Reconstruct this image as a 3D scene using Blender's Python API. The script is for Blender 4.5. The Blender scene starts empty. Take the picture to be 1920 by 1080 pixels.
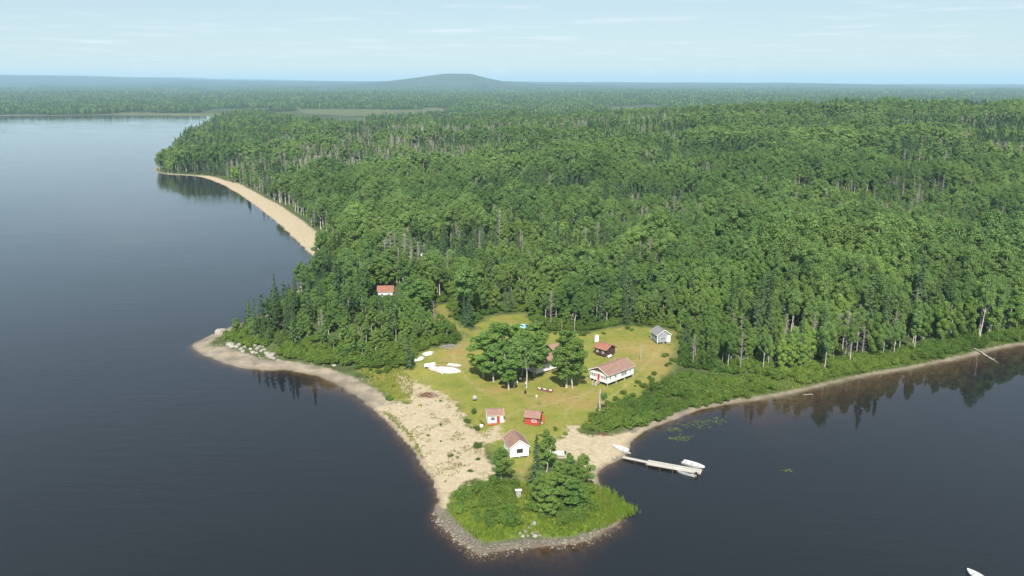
import bpy, math, random
import numpy as np
from mathutils import Vector, Matrix

# ------------------------------------------------------------------ camera, sky, sun, exposure
sc = bpy.context.scene
C = sc.collection
CAM_Z, FPX = 80.0, 1493.33                      # drone height (m); focal length in 1920-px frame (28 mm on 36 mm)
PITCH = math.atan((540 - 158) / FPX)            # true horizon sits 382 px above the frame centre
cd = bpy.data.cameras.new('camera'); cam = bpy.data.objects.new('camera', cd); C.objects.link(cam)
cd.sensor_width = 36; cd.lens = 28; cd.clip_start = 1; cd.clip_end = 60000
cam.location = (0, 0, CAM_Z); cam.rotation_euler = (math.pi / 2 - PITCH, 0, 0)
sc.camera = cam

SUN_EL, SUN_AZ = math.radians(47), math.radians(183)   # azimuth clockwise from +Y: behind the drone
w = bpy.data.worlds.new('World'); sc.world = w; w.use_nodes = True
nt = w.node_tree; nt.nodes.clear()
def wn(t, **k):
    n = nt.nodes.new(t)
    for a, b in k.items(): setattr(n, a, b)
    return n
sky = wn('ShaderNodeTexSky', sky_type='NISHITA', sun_disc=False, sun_elevation=SUN_EL, sun_rotation=SUN_AZ,
         altitude=200, air_density=1.0, dust_density=0.25, ozone_density=1.5)
geo = wn('ShaderNodeNewGeometry'); sep = wn('ShaderNodeSeparateXYZ')
tc = wn('ShaderNodeTexCoord')
nt.links.new(tc.outputs['Generated'], sep.inputs[0])
mz = wn('ShaderNodeMath', operation='MAXIMUM'); nt.links.new(sep.outputs['Z'], mz.inputs[0]); mz.inputs[1].default_value = 0.02
dx = wn('ShaderNodeMath', operation='DIVIDE'); dy = wn('ShaderNodeMath', operation='DIVIDE')
nt.links.new(sep.outputs['X'], dx.inputs[0]); nt.links.new(mz.outputs[0], dx.inputs[1])
nt.links.new(sep.outputs['Y'], dy.inputs[0]); nt.links.new(mz.outputs[0], dy.inputs[1])
cmb = wn('ShaderNodeCombineXYZ'); nt.links.new(dx.outputs[0], cmb.inputs[0]); nt.links.new(dy.outputs[0], cmb.inputs[1])
cn = wn('ShaderNodeTexNoise'); cn.inputs['Scale'].default_value = 0.42; cn.inputs['Detail'].default_value = 5; cn.inputs['Roughness'].default_value = 0.55
nt.links.new(cmb.outputs[0], cn.inputs['Vector'])
cr = wn('ShaderNodeMapRange'); cr.inputs[1].default_value = 0.54; cr.inputs[2].default_value = 0.70; cr.inputs[3].default_value = 0.0; cr.inputs[4].default_value = 0.5
nt.links.new(cn.outputs['Fac'], cr.inputs[0])
mixc = wn('ShaderNodeMix', data_type='RGBA'); mixc.inputs['B'].default_value = (9.0, 9.4, 9.6, 1)
veil = wn('ShaderNodeMix', data_type='RGBA'); veil.inputs['Factor'].default_value = 0.55; veil.inputs['B'].default_value = (5.3, 6.6, 7.3, 1)   # thin high haze
nt.links.new(sky.outputs[0], veil.inputs['A'])
nt.links.new(cr.outputs[0], mixc.inputs['Factor']); nt.links.new(veil.outputs['Result'], mixc.inputs['A'])
bg = wn('ShaderNodeBackground'); bg.inputs['Strength'].default_value = 0.071
nt.links.new(mixc.outputs['Result'], bg.inputs['Color'])
ow = wn('ShaderNodeOutputWorld'); nt.links.new(bg.outputs[0], ow.inputs['Surface'])

sd_ = bpy.data.lights.new('sun', 'SUN'); sun = bpy.data.objects.new('sun', sd_); C.objects.link(sun)
sd_.energy = 5.0; sd_.angle = math.radians(0.53); sd_.color = (1.0, 0.95, 0.86)
sv = Vector((math.sin(SUN_AZ) * math.cos(SUN_EL), math.cos(SUN_AZ) * math.cos(SUN_EL), math.sin(SUN_EL)))
sun.rotation_euler = sv.to_track_quat('Z', 'Y').to_euler(); sun.location = sv * 400

vs = sc.view_settings
vs.view_transform = 'Standard'; vs.look = 'None'; vs.exposure = 0.66; vs.gamma = 1; vs.use_curve_mapping = False
cy = sc.cycles
cy.max_bounces = 7; cy.diffuse_bounces = 4; cy.glossy_bounces = 3; cy.transmission_bounces = 4; cy.volume_bounces = 2
cy.transparent_max_bounces = 8; cy.use_denoising = True; cy.caustics_reflective = False; cy.caustics_refractive = False
try: cy.denoiser = 'OPENIMAGEDENOISE'
except Exception: pass

# ------------------------------------------------------------------ helpers
rng = np.random.default_rng(7)
random.seed(7)

def at(px, py, z=0.0):
    """a point of the 1920x1080 photograph carried out to the level z"""
    u = (px - 960) / FPX; v = -(py - 540) / FPX
    y = math.cos(PITCH) + v * math.sin(PITCH); zz = -math.sin(PITCH) + v * math.cos(PITCH)
    t = (z - CAM_Z) / zz
    return (u * t, y * t)

def tag(o, label=None, cat=None, group=None, kind=None):
    for k, v in (('label', label), ('category', cat), ('group', group), ('kind', kind)):
        if v: o[k] = v
    return o

def np_mesh(name, verts, faces, mats=(), mat_idx=None, smooth=False):
    """faces: (n,4) or (n,3) int array"""
    me = bpy.data.meshes.new(name)
    verts = np.asarray(verts, dtype=np.float32); faces = np.asarray(faces, dtype=np.int32)
    k = faces.shape[1]
    me.vertices.add(len(verts)); me.vertices.foreach_set('co', verts.ravel())
    me.loops.add(faces.size); me.loops.foreach_set('vertex_index', faces.ravel())
    me.polygons.add(len(faces)); me.polygons.foreach_set('loop_start', np.arange(0, faces.size, k, dtype=np.int32))
    try: me.polygons.foreach_set('loop_total', np.full(len(faces), k, dtype=np.int32))
    except Exception: pass
    for m in mats: me.materials.append(m)
    if mat_idx is not None: me.polygons.foreach_set('material_index', np.asarray(mat_idx, dtype=np.int32))
    me.polygons.foreach_set('use_smooth', np.full(len(faces), bool(smooth)))
    me.update(calc_edges=True); me.validate()
    return me

def obj(name, me, parent=None, loc=(0, 0, 0), rot=(0, 0, 0), scale=1.0):
    o = bpy.data.objects.new(name, me); C.objects.link(o)
    o.parent = parent; o.location = loc; o.rotation_euler = rot
    o.scale = (scale,) * 3 if isinstance(scale, (int, float)) else scale
    return o

def hash2(ix, iy, seed):
    h = (ix.astype(np.int64) * 374761393 + iy.astype(np.int64) * 668265263 + seed * 1442695041) & 0x7fffffff
    h = ((h ^ (h >> 13)) * 1274126177) & 0x7fffffff
    return ((h ^ (h >> 16)) & 0xffff) / 65535.0

def vnoise(x, y, scale, seed=0):
    x = np.asarray(x, float) / scale; y = np.asarray(y, float) / scale
    ix = np.floor(x); iy = np.floor(y); fx = x - ix; fy = y - iy
    fx = fx * fx * (3 - 2 * fx); fy = fy * fy * (3 - 2 * fy)
    a = hash2(ix, iy, seed); b = hash2(ix + 1, iy, seed); c = hash2(ix, iy + 1, seed); d = hash2(ix + 1, iy + 1, seed)
    return a * (1 - fx) * (1 - fy) + b * fx * (1 - fy) + c * (1 - fx) * fy + d * fx * fy

def sstep(a, b, x):
    t = np.clip((np.asarray(x, float) - a) / (b - a), 0, 1)
    return t * t * (3 - 2 * t)

def catmull(pts, n=4):
    p = np.asarray(pts, float); out = []
    for i in range(len(p) - 1):
        p0 = p[max(i - 1, 0)]; p1 = p[i]; p2 = p[i + 1]; p3 = p[min(i + 2, len(p) - 1)]
        for k in range(n):
            t = k / n
            out.append(0.5 * (2 * p1 + (p2 - p0) * t + (2 * p0 - 5 * p1 + 4 * p2 - p3) * t * t + (3 * p1 - p0 - 3 * p2 + p3) * t ** 3))
    out.append(p[-1])
    return np.array(out)

def poly_sd(x, y, poly):
    """signed distance to a closed polygon, positive inside"""
    x = np.asarray(x, float).ravel(); y = np.asarray(y, float).ravel()
    if len(x) < 300:                            # few points: all edges at once
        A = np.asarray(poly, float); B = np.roll(A, -1, 0); E_ = B - A; L = (E_ ** 2).sum(1) + 1e-12
        wx = x[:, None] - A[:, 0]; wy = y[:, None] - A[:, 1]; t = np.clip((wx * E_[:, 0] + wy * E_[:, 1]) / L, 0, 1)
        d = np.sqrt(((wx - E_[:, 0] * t) ** 2 + (wy - E_[:, 1] * t) ** 2).min(1))
        ey_ = np.where(E_[:, 1] == 0, 1e-12, E_[:, 1])
        c = ((A[:, 1] > y[:, None]) != (B[:, 1] > y[:, None])) & (x[:, None] < E_[:, 0] * (y[:, None] - A[:, 1]) / ey_ + A[:, 0])
        return np.where(c.sum(1) % 2 == 1, d, -d)
    best = np.full(x.shape, 1e18); inside = np.zeros(x.shape, bool)
    n = len(poly)
    for i in range(n):
        ax, ay = poly[i]; bx, by = poly[(i + 1) % n]
        ex, ey = bx - ax, by - ay; L = ex * ex + ey * ey + 1e-12
        wx = x - ax; wy = y - ay
        t = np.clip((wx * ex + wy * ey) / L, 0, 1)
        qx = wx - ex * t; qy = wy - ey * t
        np.minimum(best, qx * qx + qy * qy, out=best)
        if ay != by:
            c = (ay > y) != (by > y)
            inside ^= c & (x < ex * (y - ay) / (by - ay) + ax)
    d = np.sqrt(best)
    return np.where(inside, d, -d)

# ------------------------------------------------------------------ the shoreline and the lie of the land
SHORE_PX = [(0, 217), (220, 216), (440, 219), (436, 224), (405, 231), (372, 246), (340, 265), (316, 288), (300, 308), (287, 320),
            (312, 327), (345, 329), (375, 332), (405, 342), (435, 357), (465, 377), (495, 400), (522, 421), (548, 445),
            (572, 468), (592, 488), (588, 506), (565, 535), (535, 562), (495, 588), (450, 606), (415, 620), (383, 633), (362, 646), (365, 657),
            (386, 667), (415, 680), (450, 690), (490, 694), (530, 694), (570, 700), (610, 711), (645, 728), (675, 750),
            (705, 775), (735, 801), (760, 828), (780, 853), (797, 881), (811, 910), (819, 936), (815, 962), (826, 985), (850, 1005),
            (873, 1025), (895, 1041), (930, 1036), (975, 1028), (1030, 1023), (1080, 1018), (1112, 1009), (1146, 990),
            (1165, 968), (1150, 940), (1126, 908), (1119, 889), (1130, 877), (1152, 866), (1173, 853), (1182, 840), (1190, 824),
            (1213, 806), (1250, 792), (1290, 775), (1325, 764), (1370, 756), (1420, 748), (1480, 738), (1560, 719),
            (1640, 702), (1720, 688), (1800, 671), (1860, 657), (1925, 645)]
shore_w = [at(*p) for p in SHORE_PX]
ex, ey = shore_w[-1]
shore_w = [(-9000, 2700), (-3200, 2260)] + shore_w + [(ex + 60, ey + 18), (ex + 260, ey + 40), (1600, 420), (4200, 380)]
LAND = np.vstack([catmull(shore_w, 4), [(40000, 380), (40000, 40000), (-40000, 40000), (-40000, 3600)]])

STRIP = [((300, 322), 3), ((345, 329), 5), ((380, 335), 9), ((430, 358), 13), ((500, 405), 15), ((560, 455), 15), ((597, 486), 13), ((560, 525), 4),
         ((440, 602), 4), ((362, 645), 5), ((400, 672), 8), ((450, 688), 9), ((500, 693), 7), ((560, 698), 5.5), ((610, 712), 5.5), ((675, 750), 6), ((735, 800), 7),
         ((797, 880), 8), ((822, 938), 2), ((850, 1005), 3.2), ((895, 1040), 2.6), ((1000, 1025), 2.2), ((1110, 1008), 1.8), ((1165, 968), .5),
         ((1140, 930), 1), ((1120, 890), 4), ((1175, 850), 5), ((1215, 805), 3.5), ((1250, 792), 2.5), ((1290, 775), 1.6), ((1350, 759), 1.4), ((1420, 748), 1.4), ((1500, 734), 1.2), ((1600, 710), 1.3), ((1700, 691), 1.2), ((1800, 671), 1.3), ((1900, 648), 1.5),
         ((100, 217), 4), ((440, 219), 4), ((330, 270), 2)]
STRIP_XY = np.array([at(*p) for p, _ in STRIP]); STRIP_W = np.array([v for _, v in STRIP], float)

def strip_w(x, y):
    x = np.asarray(x, float).ravel(); y = np.asarray(y, float).ravel()
    num = np.zeros(x.shape); den = np.zeros(x.shape)
    for (sx, sy), wv in zip(STRIP_XY, STRIP_W):
        k = 1.0 / ((x - sx) ** 2 + (y - sy) ** 2 + 4.0) ** 2
        num += k * wv; den += k
    return num / den

RIDGE_X = np.array([-400, 0, 200, 400, 600, 700, 1000, 1180, 1400, 1700, 1920, 2400]); 
RIDGE_H = np.array([222, 222, 212, 140, 128, 118, 104, 112, 86, 66, 72, 80.])

def height(x, y, d=None):
    shp = np.shape(x)
    x = np.asarray(x, float).ravel(); y = np.asarray(y, float).ravel()
    if d is None: d = poly_sd(x, y, LAND)
    near = y < 700
    d = d + np.where(near, (vnoise(x, y, 5, 3) - .5) * 1.0 + (vnoise(x, y, 1.9, 4) - .5) * .6, 0) * np.exp(-np.abs(d) / 12)
    gentle = np.maximum(sstep(42, 60, x) * (y < 420), np.exp(-(((x + 52) / 22) ** 2 + ((y - 205) / 11) ** 2)))
    gentle = np.maximum(gentle, .75 * np.exp(-(((x - 9) / 10) ** 2 + ((y - 121) / 7) ** 2)))
    sl = (.42 - .375 * gentle) * (.55 + .9 * vnoise(x, y, 9, 13)) 
    bed = -np.minimum(8.0, sl * -d + (.04 - .0385 * gentle) * d * d + (.25 - .1 * gentle) * (vnoise(x, y, 4, 14) - .3) * sstep(.5, 3, -d))
    dl = np.maximum(d, 0)
    land = 0.085 * np.minimum(dl, 6) + 0.042 * np.clip(dl - 6, 0, 42)
    land += (vnoise(x, y, 14, 1) - .5) * .5 * sstep(2, 12, dl) + (vnoise(x, y, 3.5, 2) - .5) * .16 * sstep(.5, 4, dl)
    rise = sstep(35, 260, dl)
    hill = 39 * np.exp(-((x - 560) / 480) ** 2 - ((y - 1150) / 430) ** 2) + 7 * np.exp(-((x + 230) / 300) ** 2 - ((y - 900) / 330) ** 2) \
         + 14 * np.exp(-((x - 300) / 320) ** 2 - ((y - 620) / 260) ** 2)
    hill += (vnoise(x, y, 90, 5) - .5) * 6 + (vnoise(x, y, 230, 6) - .5) * 6
    bl = np.exp(-(((x + 58) / 34) ** 2 + ((y - 245) / 30) ** 2)) * 5.0 * sstep(8, 22, dl)
    far = sstep(2600, 5200, y)
    land = land + np.maximum(hill, 0) * rise * (1 - far) + bl
    if y.max() > 2600:
        rx = 960 + x / 14000 * FPX
        ridge = np.interp(rx, RIDGE_X, RIDGE_H) * sstep(5000, 14000, y)
        k = y / 9000.0
        dxh = x + 555
        cone = np.minimum(98 * np.exp(-np.abs(dxh / np.where(dxh > 0, 330, 620)) ** 1.7) + 62 * np.exp(-(dxh / 1500) ** 2) + 38 * np.exp(-(dxh / 3200) ** 2), 186) * np.exp(-((y - 9000) / 800) ** 2)
        plain = (vnoise(x, y, 900, 8) - .45) * 22 + (vnoise(x, y, 300, 9) - .5) * 7
        land = land + far * (np.maximum(plain, -1) + np.maximum(ridge, cone + 10) + (vnoise(x, y, 2200, 11) - .5) * 34 * sstep(6000, 12000, y))
    return np.where(d > 0, land, bed).reshape(shp)

def h1(x, y): return float(height(np.array([x]), np.array([y]))[0])

def gp(px, py):
    """the spot on the ground seen at a photograph point"""
    z = 1.5
    for _ in range(7):
        x, y = at(px, py, z); z = max(0.0, h1(x, y))
    return Vector((x, y, z))

def gpoly(pts): return np.array([gp(*p)[:2] for p in pts])

SAND = [gpoly([(742, 700), (775, 712), (812, 733), (850, 752), (868, 775), (880, 800), (893, 815), (935, 800), (945, 822), (905, 838), (912, 858), (934, 878), (928, 902), (885, 900), (850, 925),
               (834, 950), (816, 940), (800, 885), (765, 832), (735, 797), (700, 768), (735, 755), (775, 757), (765, 738), (752, 722)]),
        gpoly([(1045, 825), (1062, 812), (1068, 797), (1078, 799), (1092, 815), (1150, 816), (1190, 812), (1216, 800), (1190, 824), (1178, 848), (1130, 872), (1112, 892), (1122, 912), (1108, 905), (1092, 872), (1060, 858), (1035, 852), (1030, 838)])]
LAWN = gpoly([(672, 688), (700, 684), (750, 690), (785, 676), (800, 656), (850, 650), (880, 628), (838, 612), (812, 606), (818, 572), (838, 570), (852, 600), (885, 622),
              (915, 592), (985, 588), (1000, 612), (1030, 622), (1062, 620), (1098, 626), (1150, 613), (1215, 614), (1262, 622), (1268, 650), (1262, 690), (1240, 712), (1200, 745), (1150, 780),
              (1105, 800), (1075, 800), (1040, 835), (1000, 880), (975, 900), (960, 880), (930, 850), (905, 835), (893, 812), (878, 795), (860, 765), (820, 735), (790, 735), (775, 757), (735, 750), (700, 722)])
LUSH = gpoly([(838, 948), (870, 915), (930, 902), (985, 905), (1060, 880), (1112, 905), (1130, 920), (1215, 962), (1150, 985), (1100, 1000), (1040, 1008), (985, 1000), (950, 1012), (900, 1015), (860, 985)])
DRY = [gpoly([(1150, 640), (1230, 640), (1262, 655), (1255, 700), (1215, 715), (1195, 670), (1150, 655)]),
       gpoly([(835, 655), (880, 640), (885, 690), (850, 690), (815, 672)]),
       gpoly([(985, 735), (1115, 735), (1120, 765), (1000, 760)])]
CLEAR = gpoly([(430, 640), (470, 652), (520, 662), (600, 683), (690, 690), (752, 690), (790, 668), (803, 652), (850, 645), (872, 628), (838, 612), (806, 608), (815, 570), (838, 568), (852, 600), (885, 620),
               (915, 590), (985, 586), (1000, 610), (1030, 620), (1062, 618), (1098, 624), (1150, 611), (1215, 612), (1266, 618), (1275, 650), (1268, 690), (1330, 702), (1440, 706), (1500, 715),
               (1480, 745), (1200, 830), (1240, 970), (1100, 1060), (800, 1060), (780, 860), (700, 780), (600, 720), (360, 680), (340, 640)])
PATHS = [gpoly(q) for q in ([(1113, 730), (1075, 745), (1020, 760), (960, 775), (940, 800), (952, 830)], [(992, 862), (978, 890), (982, 925), (984, 960), (990, 990)],
         [(1075, 800), (1060, 775), (1085, 748), (1110, 733)], [(838, 575), (840, 600), (872, 632), (850, 665), (885, 720), (940, 752)], [(1243, 648), (1205, 690), (1165, 730), (1120, 760)],
         [(1140, 672), (1160, 655), (1220, 648)], [(770, 700), (800, 728), (840, 745)])]
def path_dist(x, y):
    best = np.full(np.shape(x), 1e9)
    for p in PATHS:
        p = catmull(p, 4)
        for (ax, ay), (bx_, by_) in zip(p[:-1], p[1:]):
            ex_, ey_ = bx_ - ax, by_ - ay; t = np.clip(((x - ax) * ex_ + (y - ay) * ey_) / (ex_ * ex_ + ey_ * ey_ + 1e-9), 0, 1)
            best = np.minimum(best, np.hypot(x - ax - ex_ * t, y - ay - ey_ * t))
    return best
MARSH = np.array([at(*p) for p in [(215, 213), (445, 215), (445, 222), (215, 219)]])
MARSH2 = np.array([at(*p) for p in [(560, 208), (700, 206), (800, 204), (930, 204), (1020, 205), (940, 213), (850, 219), (765, 221), (640, 218), (570, 214)]])

# ------------------------------------------------------------------ materials
def new_mat(name):
    m = bpy.data.materials.new(name); m.use_nodes = True
    t = m.node_tree; t.nodes.clear()
    out = t.nodes.new('ShaderNodeOutputMaterial')
    return m, t, out

class NB:
    """small node-building helper"""
    def __init__(s, t): s.t = t
    def n(s, ty, **k):
        n = s.t.nodes.new(ty)
        for a, b in k.items(): setattr(n, a, b)
        return n
    def put(s, sock, v):
        if isinstance(v, bpy.types.NodeSocket): s.t.links.new(v, sock)
        else:
            if sock.type == 'RGBA' and len(v) == 3: v = (*v, 1)
            sock.default_value = v
    def math(s, op, a, b=0.0, c=None, clamp=False):
        n = s.n('ShaderNodeMath', operation=op, use_clamp=clamp)
        s.put(n.inputs[0], a); s.put(n.inputs[1], b)
        if c is not None: s.put(n.inputs[2], c)
        return n.outputs[0]
    def mix(s, f, a, b):
        n = s.n('ShaderNodeMix', data_type='RGBA'); s.put(n.inputs['Factor'], f); s.put(n.inputs['A'], a); s.put(n.inputs['B'], b)
        return n.outputs['Result']
    def noise(s, vec, scale, detail=3, rough=.55, out='Fac'):
        n = s.n('ShaderNodeTexNoise'); s.put(n.inputs['Vector'], vec); s.put(n.inputs['Scale'], scale)
        n.inputs['Detail'].default_value = detail; n.inputs['Roughness'].default_value = rough
        return n.outputs[out]
    def rng(s, v, a, b, c=0.0, d=1.0):
        n = s.n('ShaderNodeMapRange'); s.put(n.inputs[0], v)
        for i, q in enumerate((a, b, c, d)): n.inputs[i + 1].default_value = q
        return n.outputs[0]
    def attr(s, name): return s.n('ShaderNodeAttribute', attribute_name=name).outputs['Fac']
    def pos(s): return s.n('ShaderNodeNewGeometry').outputs['Position']
    def bump(s, h, strength, dist):
        n = s.n('ShaderNodeBump'); s.put(n.inputs['Height'], h); n.inputs['Strength'].default_value = strength; n.inputs['Distance'].default_value = dist
        return n.outputs[0]

def paint(name, col, rough=.6, var=.12, scale=3.0, spec=.3, bump=0.0, dirt=None, metallic=0.0):
    """weathered paint or wood: base colour with uneven fading, optional dirt patches and fine relief"""
    m, t, out = new_mat(name); b = NB(t)
    p = b.n('ShaderNodeBsdfPrincipled')
    co = b.n('ShaderNodeTexCoord').outputs['Object']
    f = b.noise(co, scale, 4)
    c0 = tuple(max(0, c * (1 - var)) for c in col); c1 = tuple(min(1, c * (1 + var)) for c in col)
    c = b.mix(b.rng(f, .3, .7), c0, c1)
    if dirt: c = b.mix(b.rng(b.noise(co, scale * .6, 5, .65), .55, .72, 0, .7), c, dirt)
    b.put(p.inputs['Base Color'], c); p.inputs['Roughness'].default_value = rough; p.inputs['Specular IOR Level'].default_value = spec
    p.inputs['Metallic'].default_value = metallic
    if bump: b.put(p.inputs['Normal'], b.bump(b.noise(co, scale * 6, 3), bump, .02))
    t.links.new(p.outputs[0], out.inputs[0])
    return m

def leaf_mat(name, ca, cb, trans=.35, dark=.75):
    """foliage: hue drifts from tree to tree and from leaf clump to leaf clump"""
    m, t, out = new_mat(name); b = NB(t)
    r = b.n('ShaderNodeObjectInfo').outputs['Random']
    k = b.attr('tone')
    P = b.pos()
    c = b.mix(b.math('ADD', b.math('MULTIPLY', r, .40), b.rng(b.noise(P, .017, 3), .40, .60, 0, .60)), ca, cb)
    hsv = b.n('ShaderNodeHueSaturation'); b.put(hsv.inputs['Color'], c)
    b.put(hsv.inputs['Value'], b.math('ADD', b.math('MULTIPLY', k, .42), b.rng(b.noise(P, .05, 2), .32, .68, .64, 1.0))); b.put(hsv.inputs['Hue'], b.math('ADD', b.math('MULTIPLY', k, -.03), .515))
    c = hsv.outputs[0]
    d = b.n('ShaderNodeBsdfDiffuse'); tr = b.n('ShaderNodeBsdfTranslucent'); b.put(d.inputs[0], c); b.put(tr.inputs[0], c)
    mx = b.n('ShaderNodeMixShader'); mx.inputs[0].default_value = trans
    t.links.new(d.outputs[0], mx.inputs[1]); t.links.new(tr.outputs[0], mx.inputs[2])
    t.links.new(mx.outputs[0], out.inputs[0])
    return m

M_ASPEN = leaf_mat('aspen_leaves', (.138, .235, .078), (.245, .355, .105), .5)
M_BIRCH = leaf_mat('birch_leaves', (.128, .230, .062), (.262, .372, .090), .5)
M_SHRUB = leaf_mat('shrub_leaves', (.100, .185, .042), (.210, .290, .058), .48)
M_SPRUCE = leaf_mat('spruce_needles', (.062, .108, .052), (.098, .155, .060), .25)
M_PINE = leaf_mat('pine_needles', (.050, .095, .036), (.085, .135, .040), .2)
M_BARK = paint('pale_bark', (.46, .44, .39), .85, .3, 1.2, .1, dirt=(.12, .10, .08))
M_DARKBARK = paint('dark_bark', (.085, .065, .05), .9, .25, 2.0, .1)
M_GREYWOOD = paint('grey_dead_wood', (.34, .31, .28), .9, .25, 2.0, .1)

# ground
def ground_mat():
    m, t, out = new_mat('ground_cover'); b = NB(t)
    P = b.pos()
    n_f = b.noise(P, 1.1, 4, .6); n_m = b.noise(P, .22, 3); n_l = b.noise(P, .035, 3); n_xl = b.noise(P, .0022, 4, .6); n_s = b.noise(P, 4.0, 2)
    def edge(a, amp, wd, nz=n_m, off=0.0):
        v = b.math('ADD', b.attr(a), b.math('MULTIPLY', b.math('SUBTRACT', nz, .5), amp))
        return b.rng(v, -wd + off, wd + off)
    floor = b.mix(b.rng(n_m, .35, .65), (.055, .070, .026), (.085, .115, .036))
    farc = b.mix(b.rng(n_xl, .35, .66), (.045, .065, .034), (.095, .112, .052))
    floor = b.mix(b.attr('farness'), floor, farc)
    floor = b.mix(b.attr('remote'), floor, b.mix(b.rng(b.noise(P, .0011, 4, .6), .35, .65), (.022, .042, .034), (.055, .078, .048)))
    marsh = b.mix(n_l, (.125, .130, .065), (.085, .105, .050))
    c = b.mix(edge('marsh', 30, 12, n_l), floor, marsh)
    lawn = b.mix(b.rng(n_m, .3, .7), (.150, .175, .033), (.235, .220, .052))
    lawn = b.mix(b.rng(n_f, .45, .75, 0, .6), lawn, (.140, .165, .030))
    dry = b.mix(b.rng(n_m, .3, .7), (.30, .235, .085), (.24, .165, .065))
    lawn = b.mix(b.math('MULTIPLY', edge('dry', 9, 4), b.rng(n_f, .3, .6, .35, 1)), lawn, dry)
    lawn = b.mix(b.rng(b.noise(P, .16, 5, .6), .54, .68, 0, .8), lawn, dry)
    lawn = b.mix(b.rng(b.noise(P, .5, 5, .65), .56, .68, 0, .6), lawn, (.095, .125, .025))
    c = b.mix(edge('lawn', 9.0, 1.6, b.noise(P, .25, 5, .62)), c, lawn)
    lush = b.mix(b.rng(n_f, .3, .7), (.10, .165, .02), (.16, .205, .025))
    c = b.mix(edge('lush', 3, .8), c, lush)
    c = b.mix(b.rng(b.math('ADD', b.attr('path'), b.math('MULTIPLY', b.math('SUBTRACT', b.noise(P, 1.2, 4, .6), .5), 2.6)), -.2, .75, .55, 0), c, (.31, .255, .135))
    grav = b.mix(b.rng(n_s, .38, .62), (.075, .066, .052), (.21, .185, .15))
    sand = b.mix(b.rng(n_f, .35, .7), (.43, .355, .25), (.34, .28, .185))
    sand = b.mix(b.rng(b.noise(P, 1.6, 5, .65), .57, .69, 0, .75), sand, (.20, .165, .10))
    sand = b.mix(b.rng(b.noise(P, .32, 5, .6), .56, .66, 0, .55), sand, (.27, .235, .12))
    strip = b.mix(b.rng(b.attr('gravelly'), 0, 1), b.mix(b.rng(n_m, .35, .65), (.31, .26, .195), (.17, .15, .115)), grav)
    c = b.mix(edge('strip', 3.2, .7, b.noise(P, .5, 4, .6)), c, strip)
    c = b.mix(edge('sand', 8.5, .6, b.noise(P, .35, 6, .66)), c, sand)
    wet = b.rng(b.math('ADD', b.attr('level'), b.math('MULTIPLY', n_m, .06)), .04, .16, 1, 0)
    c = b.mix(b.math('MULTIPLY', wet, .55), c, (.15, .115, .075))
    bed = b.mix(b.rng(b.noise(P, .8, 4, .6), .4, .6), (.098, .060, .018), (.046, .029, .009))
    c = b.mix(b.rng(b.attr('level'), -.08, .01, 1, 0), c, bed)
    p = b.n('ShaderNodeBsdfPrincipled'); b.put(p.inputs['Base Color'], c); p.inputs['Roughness'].default_value = .95; p.inputs['Specular IOR Level'].default_value = .1
    b.put(p.inputs['Normal'], b.bump(b.math('ADD', n_f, b.math('MULTIPLY', n_s, .5)), .7, .35))
    t.links.new(p.outputs[0], out.inputs[0])
    return m

def grow(a, step, k, lim):
    r = []; s = step; sign = 1 if lim > a else -1
    while abs(a - lim) > s * .5:
        s *= k; a = a + sign * s
        if (a - lim) * sign > 0: a = lim
        r.append(a)
        if a == lim: break
    return r
gx = sorted(set([round(v, 3) for v in np.arange(-130, 176, 1.0)] + [round(v, 3) for v in np.arange(-430, -130, 3.0)] + [round(v, 3) for v in np.arange(178, 430, 3.0)]
                + grow(-430, 3, 1.06, -30000) + grow(427, 3, 1.06, 30000)))
gy = sorted(set([round(v, 3) for v in np.arange(112, 300, 1.0)] + [round(v, 3) for v in np.arange(300, 860, 2.5)]
                + grow(112, 1, 1.25, -3000) + grow(857.5, 2.5, 1.028, 30000)))
GX, GY = np.meshgrid(np.array(gx), np.array(gy))
fx, fy = GX.ravel(), GY.ravel()
D = poly_sd(fx, fy, LAND)
Z = height(fx, fy, D)
nx, ny = len(gx), len(gy)
idx = np.arange(nx * ny).reshape(ny, nx)
faces = np.stack([idx[:-1, :-1], idx[:-1, 1:], idx[1:, 1:], idx[1:, :-1]], -1).reshape(-1, 4)
me = np_mesh('ground', np.stack([fx, fy, Z], -1), faces, [ground_mat()], smooth=True)
SW = strip_w(fx, fy)
def put_attr(name, v):
    a = me.attributes.new(name, 'FLOAT', 'POINT'); a.data.foreach_set('value', np.asarray(v, dtype=np.float32))
nearm = (fx > -150) & (fx < 180) & (fy > 100) & (fy < 320)
def local_sd(polys):
    r = np.full(fx.shape, -40.0)
    for p in polys: r[nearm] = np.maximum(r[nearm], poly_sd(fx[nearm], fy[nearm], p))
    return np.clip(r, -40, 40)
put_attr('strip', np.clip(SW - D, -40, 40)); put_attr('level', Z)
far_beach = np.where((fy > 290) & (fy < 720) & (fx < -60), SW - D - .8, -40.0); put_attr('sand', np.clip(np.maximum(local_sd(SAND), far_beach), -40, 40)); put_attr('lawn', local_sd([LAWN])); put_attr('lush', local_sd([LUSH])); put_attr('dry', local_sd(DRY))
put_attr('marsh', np.clip(np.maximum(poly_sd(fx, fy, MARSH), poly_sd(fx, fy, MARSH2)), -200, 200))
pdv = np.full(fx.shape, 20.0); pdv[nearm] = path_dist(fx[nearm], fy[nearm]); put_attr('path', np.minimum(pdv, 20))
gpt = at(960, 1020)
put_attr('gravelly', np.exp(-(((fx - gpt[0]) / 28) ** 2 + ((fy - gpt[1]) / 14) ** 2)) * 1.6)
put_attr('farness', sstep(900, 2000, fy)); put_attr('remote', sstep(4500, 8000, fy))
ground = tag(obj('ground', me), kind='structure')

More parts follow.
